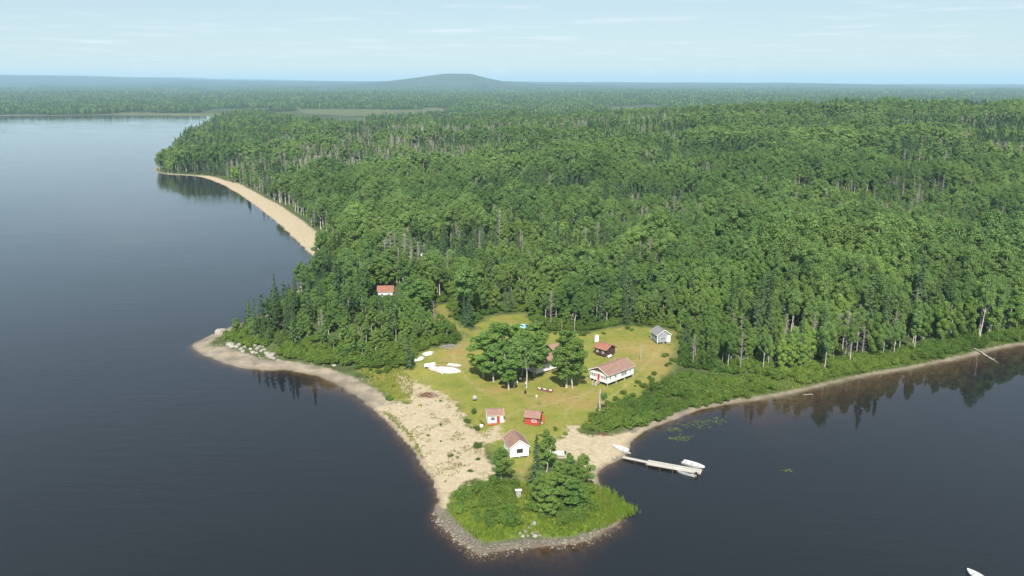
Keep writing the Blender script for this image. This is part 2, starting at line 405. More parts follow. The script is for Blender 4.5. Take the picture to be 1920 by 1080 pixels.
# the lake: a closed body of tea-coloured water
def water_mat():
    m, t, out = new_mat('lake_water'); b = NB(t)
    P = b.pos()
    mp = b.n('ShaderNodeMapping'); b.put(mp.inputs['Vector'], P); mp.inputs['Rotation'].default_value = (0, 0, math.radians(28)); mp.inputs['Scale'].default_value = (.22, 1.1, 1)
    r1 = b.noise(mp.outputs[0], 1.0, 2, .5)
    mp2 = b.n('ShaderNodeMapping'); b.put(mp2.inputs['Vector'], P); mp2.inputs['Rotation'].default_value = (0, 0, math.radians(12)); mp2.inputs['Scale'].default_value = (.08, .36, 1)
    r2 = b.noise(mp2.outputs[0], 1.0, 2, .5)
    gust = b.rng(b.noise(P, .018, 3), .38, .62, .25, 1.0)
    h = b.math('MULTIPLY', b.math('ADD', b.math('MULTIPLY', r1, .5), r2), gust)
    def calm(cx, cy_, r0, r1):
        v = b.n('ShaderNodeVectorMath', operation='DISTANCE'); b.put(v.inputs[0], P); v.inputs[1].default_value = (cx, cy_, 0)
        return b.rng(v.outputs['Value'], r0, r1, .10, 1.0)
    h = b.math('MULTIPLY', h, b.math('MULTIPLY', calm(125, 215, 45, 100), calm(-50, 203, 12, 40)))     # lee of the wooded shores
    bp = b.bump(h, .32, .22)
    fr = b.n('ShaderNodeFresnel'); fr.inputs['IOR'].default_value = 1.333; b.put(fr.inputs['Normal'], bp)
    gl = b.n('ShaderNodeBsdfGlossy'); gl.inputs['Roughness'].default_value = .012; b.put(gl.inputs['Normal'], bp); gl.inputs['Color'].default_value = (1, 1, 1, 1)
    tr = b.n('ShaderNodeBsdfTransparent')
    mx = b.n('ShaderNodeMixShader'); t.links.new(fr.outputs[0], mx.inputs[0]); t.links.new(tr.outputs[0], mx.inputs[1]); t.links.new(gl.outputs[0], mx.inputs[2])
    df = b.n('ShaderNodeBsdfDiffuse'); df.inputs['Color'].default_value = (.0088, .0098, .0122, 1)
    ad = b.n('ShaderNodeAddShader'); t.links.new(mx.outputs[0], ad.inputs[0]); t.links.new(df.outputs[0], ad.inputs[1])
    t.links.new(ad.outputs[0], out.inputs['Surface'])
    va = b.n('ShaderNodeVolumeAbsorption'); va.inputs['Color'].default_value = (.56, .42, .18, 1); va.inputs['Density'].default_value = 1.45
    t.links.new(va.outputs[0], out.inputs['Volume'])
    return m
def box_mesh(name, x0, y0, z0, x1, y1, z1, mats):
    v = [(x, y, z) for z in (z0, z1) for y in (y0, y1) for x in (x0, x1)]
    f = [(0, 2, 3, 1), (4, 5, 7, 6), (0, 1, 5, 4), (2, 6, 7, 3), (0, 4, 6, 2), (1, 3, 7, 5)]
    return np_mesh(name, v, f, mats)
tag(obj('lake_water', box_mesh('lake_water', -9000, -2900, -8.6, 4200, 3200, 0, [water_mat()])), kind='structure')

# the air
hm, ht, ho = new_mat('summer_haze')
pv = ht.nodes.new('ShaderNodeVolumePrincipled'); pv.inputs['Color'].default_value = (.52, .78, 1.0, 1); pv.inputs['Density'].default_value = 7.5e-5
ht.links.new(pv.outputs[0], ho.inputs['Volume'])
tag(obj('haze', box_mesh('haze', -30500, -3100, -9.7, 30500, 30500, 300, [hm])), kind='stuff')

# ------------------------------------------------------------------ tree shapes
def cards(P, N, size, r, fold=.25):
    """small folded leaf cards at points P with normals N"""
    n = len(P)
    N = N / (np.linalg.norm(N, axis=1, keepdims=True) + 1e-9)
    A = r.normal(size=(n, 3)); T = np.cross(N, A); T /= (np.linalg.norm(T, axis=1, keepdims=True) + 1e-9)
    B = np.cross(N, T)
    s = (size * (.6 + .8 * r.random(n)))[:, None]; a = (.55 + .35 * r.random(n))[:, None]
    v = np.stack([P - T * s, P - B * s * a + N * s * fold, P + T * s, P + B * s * a + N * s * fold], 1).reshape(-1, 3)
    f = np.arange(4 * n).reshape(n, 4)
    return v, f

def set_tone(me, tone_per_face, nv_per_face=4):
    a = me.attributes.new('tone', 'FLOAT', 'POINT'); a.data.foreach_set('value', np.repeat(np.asarray(tone_per_face, np.float32), nv_per_face))

def tube(path, radii, sides=6):
    path = [Vector(p) for p in path]; V = []; F = []
    for i, p in enumerate(path):
        d = (path[min(i + 1, len(path) - 1)] - path[max(i - 1, 0)]).normalized()
        a = d.orthogonal().normalized(); b = d.cross(a)
        for k in range(sides):
            an = 2 * math.pi * k / sides
            V.append(p + (a * math.cos(an) + b * math.sin(an)) * radii[i])
    for i in range(len(path) - 1):
        for k in range(sides):
            F.append((i * sides + k, i * sides + (k + 1) % sides, (i + 1) * sides + (k + 1) % sides, (i + 1) * sides + k))
    return [tuple(v) for v in V], F

def join(parts):
    V = []; F = []
    for v, f in parts:
        o = len(V); V += list(v); F += [tuple(i + o for i in q) for q in f]
    return V, F

def blobs_for(r, H, base, rad, n, spread=1.0, bsz=1.0):
    L = []
    for i in range(n):
        t = (i + r.random() * .9) / n
        env = math.sin(math.pi * min(1, t * .80 + .17)) ** .75
        an = i * 2.4 + r.random() * 1.2
        ro = rad * env * (.2 + .65 * r.random()) * spread
        br = rad * bsz * (.34 + .22 * r.random()) * (.65 + .45 * env)
        L.append((math.cos(an) * ro, math.sin(an) * ro, base + (H - base) * (.06 + .86 * t), br, br * (.62 + .25 * r.random())))
    return L

def crown_from_blobs(name, blobs, nleaf, size, seed, mat, up=.45):
    r = np.random.default_rng(seed)
    area = np.array([b[3] ** 2 for b in blobs]); cnt = np.maximum(6, (nleaf * area / area.sum()).astype(int))
    Ps, Ns, Ts = [], [], []
    for (bx, by, bz, br, bh), c in zip(blobs, cnt):
        u = r.normal(size=(c, 3)); u /= np.linalg.norm(u, axis=1, keepdims=True)
        rad = (.45 + .6 * r.random(c) ** .6)[:, None]
        P = np.array([bx, by, bz]) + u * rad * np.array([br, br, bh])
        Ps.append(P); Ns.append(u + r.normal(size=(c, 3)) * .55 + np.array([0, 0, up]))
        Ts.append(np.clip(r.random() * .4 + r.random(c) * .6, 0, 1))
    P = np.vstack(Ps); N = np.vstack(Ns); T = np.concatenate(Ts)
    v, f = cards(P, N, size, r)
    me = np_mesh(name, v, f, [mat]); set_tone(me, T)
    return me

def trunk_mesh(name, H, r0, blobs, seed, mat, lean=.5, limbs=6, top=.93):
    r = np.random.default_rng(seed + 99)
    lx, ly = r.normal(size=2) * lean
    def axis_pt(t): return (lx * t * t + .25 * math.sin(t * 5 + seed), ly * t * t + .25 * math.cos(t * 4 + seed) - .25, H * t)
    path = [axis_pt(t) for t in (0, .12, .3, .5, .7, .85, top)]; path[0] = (0, 0, -.5)
    parts = [tube(path, [r0 * 1.35, r0, r0 * .85, r0 * .65, r0 * .42, r0 * .25, r0 * .1], 6)]
    for b in list(blobs)[:limbs]:
        tz = max(.15, min(.85, (b[2] / H) - .12)); a = axis_pt(tz); mid = ((a[0] + b[0]) / 2, (a[1] + b[1]) / 2, (a[2] + b[2]) / 2 - .2)
        parts.append(tube([a, mid, b[:3]], [r0 * .34, r0 * .22, r0 * .08], 4))
    V, F = join(parts)
    return np_mesh(name, V, F, [mat], smooth=True)

KINDS = {}
def add_kind(kind, trunk_me, crown_me, H): KINDS.setdefault(kind, []).append((trunk_me, crown_me, H))

def build_kinds():
    for s in range(9):        # tall aspens with bare pale stems
        r = np.random.default_rng(100 + s); H = 18.0
        bl = blobs_for(r, H, H * (.32 + .20 * r.random()), 2.9 + 1.1 * r.random(), 26, 1.05, .70)
        add_kind('aspen', trunk_mesh('aspen_trunk', H, .21, bl, 100 + s, M_BARK, .6, 14 if s >= 6 else 6), crown_from_blobs('aspen_crown', bl, 2300 if s >= 6 else 4600, .235, 100 + s, M_ASPEN), H)
    for s in range(7):        # fuller birches and edge trees
        r = np.random.default_rng(200 + s); H = 14.0
        bl = blobs_for(r, H, H * (.12 + .1 * r.random()), 2.9 + .9 * r.random(), 30, 1.05, .64)
        add_kind('birch', trunk_mesh('birch_trunk', H, .17, bl, 200 + s, M_BARK), crown_from_blobs('birch_crown', bl, 5200, .225, 200 + s, M_BIRCH), H)
    for s in range(4):        # spruces
        r = np.random.default_rng(300 + s); H = 15.0; R = 2.0 + .5 * r.random()
        Ps, Ns, Ts = [], [], []
        z = .6
        while z < H - .2:
            rr = R * (1 - z / H) ** .8 * (.8 + .4 * r.random()); nb = int(5 + rr * 3.5)
            for k in range(nb):
                an = r.random() * 6.283; L = rr * (.65 + .5 * r.random()); tone = r.random()
                for q in range(max(2, int(L / .42))):
                    t = (q + .6) / max(2, int(L / .42)); 
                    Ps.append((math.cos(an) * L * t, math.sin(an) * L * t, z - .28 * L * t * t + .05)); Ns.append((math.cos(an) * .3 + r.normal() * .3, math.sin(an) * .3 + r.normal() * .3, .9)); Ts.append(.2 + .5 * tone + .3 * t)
            z += .42 + .12 * r.random()
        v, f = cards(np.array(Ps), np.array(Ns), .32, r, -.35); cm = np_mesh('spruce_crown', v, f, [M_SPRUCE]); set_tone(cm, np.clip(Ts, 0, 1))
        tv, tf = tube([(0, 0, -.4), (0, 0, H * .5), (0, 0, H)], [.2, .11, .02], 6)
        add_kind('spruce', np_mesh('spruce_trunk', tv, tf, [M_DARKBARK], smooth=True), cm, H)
    for s in range(3):        # pines with loose, layered crowns
        r = np.random.default_rng(400 + s); H = 14.0; bl = []
        for i in range(17):
            t = i / 16; an = i * 2.4 + r.random(); ro = 2.3 * (1.05 - t) ** .6 * (.35 + .65 * r.random()); br = (1.15 - .6 * t) * (.8 + .4 * r.random())
            bl.append((math.cos(an) * ro, math.sin(an) * ro, H * (.16 + .82 * t), br, br * .45))
        add_kind('pine', trunk_mesh('pine_trunk', H, .19, bl, 400 + s, M_DARKBARK, .3), crown_from_blobs('pine_crown', bl, 2600, .20, 400 + s, M_PINE, .8), H)
    for s in range(3):        # dead grey trees: bare limbs and twigs
        r = np.random.default_rng(500 + s); H = 14.0; parts = []; tw = []
        for i in range(40):
            t = .25 + .72 * i / 40; an = i * 2.4 + r.random(); L = (2.3 - 1.4 * t) * (.6 + .7 * r.random())
            a = Vector((0, 0, H * t)); b = a + Vector((math.cos(an) * L, math.sin(an) * L, L * (.25 + .4 * r.random())))
            parts.append(tube([a, (a + b) / 2 + Vector((0, 0, .1)), b], [.07, .05, .02], 3)); tw.append((b.x * .85, b.y * .85, b.z - .1, .45, .4))
        V, F = join([tube([(0, 0, -.4), (.1, 0, H * .5), (0, .1, H)], [.17, .11, .02], 6)])
        c = np_mesh('dead_limbs', *join(parts), [M_GREYWOOD], smooth=True)
        add_kind('dead', np_mesh('dead_trunk', V, F, [M_GREYWOOD], smooth=True), c, H)
    for s in range(5):        # shrubs
        r = np.random.default_rng(600 + s); H = 2.6; bl = []
        for i in range(9):
            an = r.random() * 6.283; ro = 1.1 * math.sqrt(r.random()); br = .55 + .4 * r.random()
            bl.append((math.cos(an) * ro, math.sin(an) * ro, .45 + (1.5 - .5 * ro) * r.random(), br, br * .8))
        parts = [tube([(0, 0, -.2), (b[0] * .6, b[1] * .6, b[2] * .55), b[:3]], [.05, .035, .015], 4) for b in bl[:6]]
        add_kind('shrub', np_mesh('shrub_stems', *join(parts), [M_DARKBARK], smooth=True), crown_from_blobs('shrub_crown', bl, 900, .155, 600 + s, M_SHRUB, .6), H)
build_kinds()

def thin_kind(kind, nleaf, size, H, rad, base, mats, seed, conic=False):
    """a lighter tree for the far woods, trunk and crown in one mesh"""
    r = np.random.default_rng(seed)
    if conic:
        n = nleaf; t = r.random(n) ** .8; an = r.random(n) * 6.283; rr = rad * (1 - t) * (.35 + .65 * r.random(n))
        P = np.stack([np.cos(an) * rr, np.sin(an) * rr, .4 + t * H * .97], -1); N = np.stack([np.cos(an) * .5, np.sin(an) * .5, np.full(n, .8)], -1) + r.normal(size=(n, 3)) * .3
        v, f = cards(P, N, size, r, -.2); T = r.random(n)
    else:
        bl = blobs_for(r, H, base, rad, 16, 1.0, .8); area = np.array([b[3] ** 2 for b in bl]); cnt = np.maximum(4, (nleaf * area / area.sum()).astype(int))
        Ps, Ns, Ts = [], [], []
        for (bx, by, bz, br, bh), c in zip(bl, cnt):
            u = r.normal(size=(c, 3)); u /= np.linalg.norm(u, axis=1, keepdims=True)
            Ps.append(np.array([bx, by, bz]) + u * (.6 + .45 * r.random(c))[:, None] * np.array([br, br, bh])); Ns.append(u + r.normal(size=(c, 3)) * .4 + np.array([0, 0, .4])); Ts.append(np.clip(r.random() * .6 + r.random(c) * .4, 0, 1))
        v, f = cards(np.vstack(Ps), np.vstack(Ns), size, r); T = np.concatenate(Ts)
    tv, tf = tube([(0, 0, -.5), (.15, 0, H * .5), (0, .1, H * .9)], [.2, .14, .03], 4)
    o = len(v); V = np.vstack([v, np.array(tv)]); Fc = np.vstack([f, np.array(tf) + o])
    me = np_mesh('far_tree', V, Fc, mats, [0] * len(f) + [1] * len(tf))
    a = me.attributes.new('tone', 'FLOAT', 'POINT'); a.data.foreach_set('value', np.concatenate([np.repeat(T, 4), np.full(len(tv), .5)]).astype(np.float32))
    return me

def merged(trunk_me, crown_me, name):
    a = len(trunk_me.vertices); va = np.zeros(a * 3, np.float32); trunk_me.vertices.foreach_get('co', va)
    b = len(crown_me.vertices); vb = np.zeros(b * 3, np.float32); crown_me.vertices.foreach_get('co', vb)
    fa = np.zeros(len(trunk_me.polygons) * 4, np.int32); trunk_me.loops.foreach_get('vertex_index', fa)
    fb = np.zeros(len(crown_me.polygons) * 4, np.int32); crown_me.loops.foreach_get('vertex_index', fb)
    me = np_mesh(name, np.concatenate([va, vb]).reshape(-1, 3), np.concatenate([fa, fb + a]).reshape(-1, 4), [trunk_me.materials[0], crown_me.materials[0]],
                 [0] * len(trunk_me.polygons) + [1] * len(crown_me.polygons))
    t = np.full(a + b, .5, np.float32)
    if 'tone' in crown_me.attributes:
        tb = np.zeros(b, np.float32); crown_me.attributes['tone'].data.foreach_get('value', tb); t[a:] = tb
    at_ = me.attributes.new('tone', 'FLOAT', 'POINT'); at_.data.foreach_set('value', t)
    return me

def scatter(name, meshes, P, rotz, scl, pick):
    """one object whose points each carry one of the given meshes"""
    col = bpy.data.collections.new(name + '_pieces')
    for i, m in enumerate(meshes):
        o = bpy.data.objects.new('%s_piece_%02d' % (name, i), m); col.objects.link(o)
    me = bpy.data.meshes.new(name); me.vertices.add(len(P)); me.vertices.foreach_set('co', np.asarray(P, np.float32).ravel())
    for nme, ty, v in (('rz', 'FLOAT', rotz), ('sc', 'FLOAT', scl)):
        a = me.attributes.new(nme, ty, 'POINT'); a.data.foreach_set('value', np.asarray(v, np.float32))
    a = me.attributes.new('pick', 'INT', 'POINT'); a.data.foreach_set('value', np.asarray(pick, np.int32))
    o = obj(name, me)
    g = bpy.data.node_groups.new(name, 'GeometryNodeTree')
    g.interface.new_socket('Geometry', in_out='INPUT', socket_type='NodeSocketGeometry'); g.interface.new_socket('Geometry', in_out='OUTPUT', socket_type='NodeSocketGeometry')
    N = g.nodes; gi = N.new('NodeGroupInput'); go = N.new('NodeGroupOutput')
    ip = N.new('GeometryNodeInstanceOnPoints'); ci = N.new('GeometryNodeCollectionInfo'); ci.inputs['Collection'].default_value = col
    ci.inputs['Separate Children'].default_value = True; ci.inputs['Reset Children'].default_value = True
    def na(nm, ty):
        q = N.new('GeometryNodeInputNamedAttribute'); q.data_type = ty; q.inputs['Name'].default_value = nm; return q.outputs[0]
    cx = N.new('ShaderNodeCombineXYZ'); g.links.new(na('rz', 'FLOAT'), cx.inputs[2])
    g.links.new(gi.outputs[0], ip.inputs['Points']); g.links.new(ci.outputs[0], ip.inputs['Instance']); ip.inputs['Pick Instance'].default_value = True
    g.links.new(na('pick', 'INT'), ip.inputs['Instance Index']); g.links.new(cx.outputs[0], ip.inputs['Rotation']); g.links.new(na('sc', 'FLOAT'), ip.inputs['Scale'])
    g.links.new(ip.outputs[0], go.inputs[0])
    md = o.modifiers.new('scatter', 'NODES'); md.node_group = g
    return o

# ------------------------------------------------------------------ where trees grow
def jitter_grid(x0, x1, y0, y1, s, r, j=.42):
    X, Y = np.meshgrid(np.arange(x0, x1, s), np.arange(y0, y1, s * .92))
    X = X + (np.arange(X.shape[0])[:, None] % 2) * s * .5
    return (X + r.uniform(-j, j, X.shape) * s).ravel(), (Y + r.uniform(-j, j, Y.shape) * s).ravel()

rf = np.random.default_rng(11)
bands = [(180, 330, 4.2), (330, 520, 4.6), (520, 800, 5.2), (800, 1250, 6.2), (1250, 2000, 8.5)]
TX, TY = [], []
for y0, y1, s in bands:
    W = .70 * y1 + 70
    a, b_ = jitter_grid(-W, W, y0, y1, s, rf); k = np.abs(a) < .69 * b_ + 55
    TX.append(a[k]); TY.append(b_[k])
TX = np.concatenate(TX); TY = np.concatenate(TY)
TD = poly_sd(TX, TY, LAND); k = TD > 2; TX, TY, TD = TX[k], TY[k], TD[k]
TW = strip_w(TX, TY)
setb = TW + 2.0 + 3.5 * sstep(40, 90, TX) * (TY < 420) + np.where((TX < -20) & (TY < 275), 3.0, 0)
k = TD > setb + (vnoise(TX, TY, 8, 21) - .5) * 4
csd = np.full(TX.shape, -99.0); q = (TY < 330) & (np.abs(TX) < 200); csd[q] = poly_sd(TX[q], TY[q], CLEAR)
k &= csd < -.8
cuty = 1400 + 240 * vnoise(TX, TY, 260, 24) + 560 * sstep(250, 650, TX) + 380 * sstep(-330, -560, TX); k &= TY < cuty
msd = np.maximum(poly_sd(TX, TY, MARSH), poly_sd(TX, TY, MARSH2)); k &= msd < -5
gap = vnoise(TX, TY, 26, 22) * .5 + vnoise(TX, TY, 9, 23) * .5
k &= gap > .23
TX, TY, TD, csd = TX[k], TY[k], TD[k], csd[k]
TZ = height(TX, TY)
nT = len(TX)
con = vnoise(TX * .7, TY, 60, 31) * .6 + vnoise(TX, TY, 18, 32) * .4
young = sstep(.5, .62, vnoise(TX * .6, TY, 75, 37) * .7 + vnoise(TX, TY, 22, 38) * .3)
pcon = .07 + .62 * sstep(.50, .68, con)
bank = np.exp(-(((TX + 80) / 22) ** 2 + ((TY - 272) / 40) ** 2)); pcon = np.maximum(pcon, np.minimum(bank * 1.4, .88))
u = rf.random(nT)
stand = sstep(.25, .75, vnoise(TX * .7, TY, 48, 33) * .6 + vnoise(TX, TY, 19, 34) * .4)
edge = np.minimum(TD, np.where(csd > -90, -csd, 99))
deadz = np.exp(-(((TX + 150) / 130) ** 2 + ((TY - 830) / 190) ** 2)) * .55 + np.exp(-(((TX + 30) / 120) ** 2 + ((TY - 1050) / 120) ** 2)) * .5 + .025 + .25 * sstep(.72, .85, vnoise(TX, TY, 45, 36))
kind = np.where(u < pcon, 2, np.where(rf.random(nT) < np.where(edge < 10, .65, .12 + .6 * young), 1, 0))     # 0 aspen 1 birch 2 spruce 3 pine 4 dead
kind = np.where((kind == 2) & (rf.random(nT) < bank * .6), 3, kind)
kind = np.where(rf.random(nT) < deadz * (1 - np.minimum(1, bank * 2)), 4, kind)
TR = rf.random(nT) * 6.283
TH = np.where(kind == 0, 9.5 + 14 * stand, np.where(kind == 1, 9.5 + 7 * stand, np.where(kind == 2, 10 + 9 * rf.random(nT), np.where(kind == 3, 9.5 + 3.5 * rf.random(nT), 11 + 7 * stand)))) * (.86 + .28 * rf.random(nT)) * np.where(kind < 2, 1 - .22 * young, 1)
TH *= np.where((edge < 7) & (TX < 62), .62 + .38 * edge / 7, 1.0)
def cap_view(px, py, half, lift=.4, reach=60):
    """the wood stays low in front of a house that shows over it"""
    g = gp(px, py); L = math.hypot(g.x, g.y); ux, uy = g.x / L, g.y / L
    sL = L - (TX * ux + TY * uy); lat = np.abs(-TX * uy + TY * ux)
    lim = g.z + lift + sL * (CAM_Z - g.z) / L - TZ
    m = (sL > -1) & (sL < reach) & (lat < half + 2.5)
    return np.where(m, lim, 99), (np.hypot(TX - g.x, TY - g.y) < half + 2.5)
caps = np.full(nT, 99.0); drop = np.zeros(nT, bool)
for a_ in ((722, 558, 3.0, 1.15), (984, 616, 3.0), (1240, 640, 3.0), (1135, 665, 3.0)):
    c_, d_ = cap_view(*a_); caps = np.minimum(caps, c_); drop |= d_
TH = np.minimum(TH, caps); drop |= TH < 2.2

TH *= np.where((TX > 58) & (TY < 330), np.where(kind == 1, 1.42, np.where(kind < 4, 1.22, 1.0)), 1.0)
TH *= np.where((TX < -60) & (TY < 300) & (kind == 2), .80, 1.0)
leftb = sstep(-72, -112, TX) * (TY < 300); TH *= 1 - .38 * leftb
KN = ['aspen', 'birch', 'spruce', 'pine', 'dead']
KH = [18., 14., 15., 14., 14.]
dist = np.hypot(TX, TY)
keep = ~drop
TX, TY, TZ, TD, TH, TR, kind, dist, edge = (q_[keep] for q_ in (TX, TY, TZ, TD, TH, TR, kind, dist, edge)); nT = len(TX)

print('trees', nT, [int((kind == i).sum()) for i in range(5)])

# individuals: the nearest of each kind; the wood behind them is one mass
LIMITS = [290, 290, 260, 60, 60]
single = np.zeros(nT, bool)
for kd in range(5):
    ii = np.where(kind == kd)[0]
    vis = ii[np.abs(TX[ii]) < .645 * TY[ii] + 4]
    vis = vis[np.argsort(dist[vis])][:LIMITS[kd]]
    single[vis] = True

rest = np.where(~single)[0]
pieces = []; start = {}
for kn in KN:
    start[kn] = len(pieces); pieces += [merged(t_, c_, 'wood_' + kn) for t_, c_, _ in KINDS[kn]]
far0 = len(pieces)
pieces += [thin_kind('a', 1000, .44, 18., 3.1, 7.5, [M_ASPEN, M_BARK], 801), thin_kind('a', 1000, .44, 18., 3.6, 6.5, [M_ASPEN, M_BARK], 802), thin_kind('a', 900, .44, 14., 3.3, 3., [M_BIRCH, M_BARK], 803),
           thin_kind('a', 240, .60, 15., 2.1, 0, [M_SPRUCE, M_DARKBARK], 804, True)]
nvar = {kn: len(KINDS[kn]) for kn in KN}
pick = np.zeros(len(rest), int)
for j, i in enumerate(rest):
    kd = kind[i]; kn = KN[kd]
    if dist[i] > 620 and kd in (0, 1, 2):
        pick[j] = far0 + (int(TR[i] * 1000) % 2 if kd == 0 else kd + 1)
    else:
        pick[j] = start[kn] + int(TR[i] * 1000) % nvar[kn]
tag(scatter('forest', pieces, np.stack([TX[rest], TY[rest], TZ[rest] - .1], -1), TR[rest], TH[rest] / np.array(KH)[kind[rest]], pick), kind='stuff',
    label='dense green forest of aspen and spruce covering the headland', cat='forest')

# the woods beyond the lake, out to the far ridges
def clump_mesh(seed, n, size, conif):
    r = np.random.default_rng(seed); V = []; F = []; T = []; MI = []
    o = 0
    for i in range(n):
        x, y = r.uniform(-size / 2, size / 2, 2); cf = r.random() < conif; H = (9 + 7 * r.random()); R = 1.7 if cf else 3.0
        m = 34; t = r.random(m); an = r.random(m) * 6.283
        rr = (R * (1 - t) if cf else R * np.sin(np.pi * (t * .8 + .15))) * (.5 + .5 * r.random(m)); zz = (.05 + .92 * t) * H if cf else H * (.3 + .68 * t)
        P = np.stack([x + np.cos(an) * rr, y + np.sin(an) * rr, zz], -1); N = np.stack([np.cos(an), np.sin(an), np.full(m, .7)], -1)
        v, f = cards(P, N, 1.25, r); V.append(v); F.append(f + o); o += len(v); T.append(np.clip(r.random() * .7 + .3 * r.random(m), 0, 1)); MI += [0 if cf else 1] * m
    me = np_mesh('far_clump', np.vstack(V), np.vstack(F), [M_SPRUCE, M_ASPEN], MI); set_tone(me, np.concatenate(T))
    return me
clumps = [clump_mesh(900 + i, 26, 46, (.95, .8, .6)[i % 3]) for i in range(4)]
FX, FY = [], []
for y0, y1, s in [(1750, 3000, 34), (3000, 5000, 52), (5000, 9500, 95)]:
    W = .70 * y1; a, b_ = jitter_grid(-W, W, y0, y1, s, rf); k = np.abs(a) < .68 * b_ + 60; FX.append(a[k]); FY.append(b_[k])
FX = np.concatenate(FX); FY = np.concatenate(FY); FD = poly_sd(FX, FY, LAND)
FM = np.maximum(poly_sd(FX, FY, MARSH), poly_sd(FX, FY, MARSH2))
dens = vnoise(FX, FY * .6, 420, 41) * .6 + vnoise(FX, FY, 130, 42) * .4
k = (FD > 24) & ((FM < -15) | (dens > .60)) & (FY < 8000) & ((FY > 2350 + 300 * dens) | (FX < -640) | (dens > .52)) & ((dens > .44) | (FD < 120))
FX, FY = FX[k], FY[k]
fs = np.where(FY > 5000, 1.5, np.where(FY > 3000, 1.15, 1.0)) * (.85 + .35 * rf.random(len(FX)))
tag(scatter('distant_forest', clumps, np.stack([FX, FY, height(FX, FY) - .3], -1), rf.random(len(FX)) * 6.283, fs, rf.integers(0, 4, len(FX))), kind='stuff',
    label='hazy blue green forest beyond the lake', cat='forest')
print('far clumps', len(FX))

def plant(kn, x, y, H, name, label, cat, group=None, var=None, rot=None, z=None, mats=None, sx=1.0):
    t_, c_, h0 = KINDS[kn][(var if var is not None else random.randrange(99)) % len(KINDS[kn])]
    e = bpy.data.objects.new(name, None); C.objects.link(e); e.empty_display_size = .5
    e.location = (x, y, (h1(x, y) if z is None else z) - .05); e.rotation_euler = (0, 0, random.random() * 6.283 if rot is None else rot)
    s = H / h0; e.scale = (s * sx, s * sx, s)
    tag(e, label, cat, group)
    a = bpy.data.objects.new('stems' if kn == 'shrub' else 'trunk', t_); b = bpy.data.objects.new('limbs' if kn == 'dead' else 'crown', c_)
    for o in (a, b): C.objects.link(o); o.parent = e
    return e


def to_px(x, y, z):
    z = z - CAM_Z; f = y * math.cos(PITCH) - z * math.sin(PITCH); v = y * math.sin(PITCH) + z * math.cos(PITCH)
    return 960 + FPX * x / f, 540 - FPX * v / f

LOOK = {'aspen': ('tall pale stemmed aspen', 'aspen'), 'birch': ('full leafy birch', 'birch'), 'spruce': ('dark narrow spruce', 'spruce'),
        'pine': ('dark shaggy pine', 'pine'), 'dead': ('bare grey dead tree', 'dead tree')}
def place_of(px, py):
    if px < 560: return 'on the low wooded tip above the rocky spit'
    if px < 700 and py > 520: return 'on the wooded bank above the left bay'
    if px < 700: return 'near the sandy beach end beyond the wooded bank'
    if px < 800 and py > 510: return 'around the white cabin half hidden in the woods'
    if px < 900 and py > 520: return 'beside the narrow grassy track left of the lawn trees'
    if px < 1100 and py > 520: return 'in the wood behind the pale teal car'
    if px < 1270 and py > 520: return 'in the wood behind the brown shed and grey cabin'
    if px < 1460 and py > 560: return 'in the wood right of the grey cabin'
    if px < 1680 and py > 560: return 'on the bay shore halfway to the driftwood log'
    if py > 560: return 'on the bay shore behind the driftwood log'
    if px < 960: return 'deeper in the forest above the white cabin in the woods'
    if px < 1350: return 'deeper in the forest above the brown shed'
    return 'deeper in the forest above the bay shore'
for i in np.where(single)[0]:
    kn = KN[kind[i]]; p_ = to_px(TX[i], TY[i], TZ[i]); look, cat = LOOK[kn]; pl = place_of(*p_)
    if kind[i] < 3: sz = 'young low ' if TH[i] < 10.5 else ('towering ' if TH[i] > 18 else ''); look = sz + look.replace('tall ', '') if sz else look
    else: sz = ''
    plant(kn, TX[i], TY[i], TH[i], kn + '_tree', look + ' ' + pl, cat, group='%s%s trees %s' % (sz, kn, pl), var=int(TR[i] * 1000), rot=TR[i], z=TZ[i], sx=.74 if (TX[i] > 58 and kind[i] < 2) else 1.0)

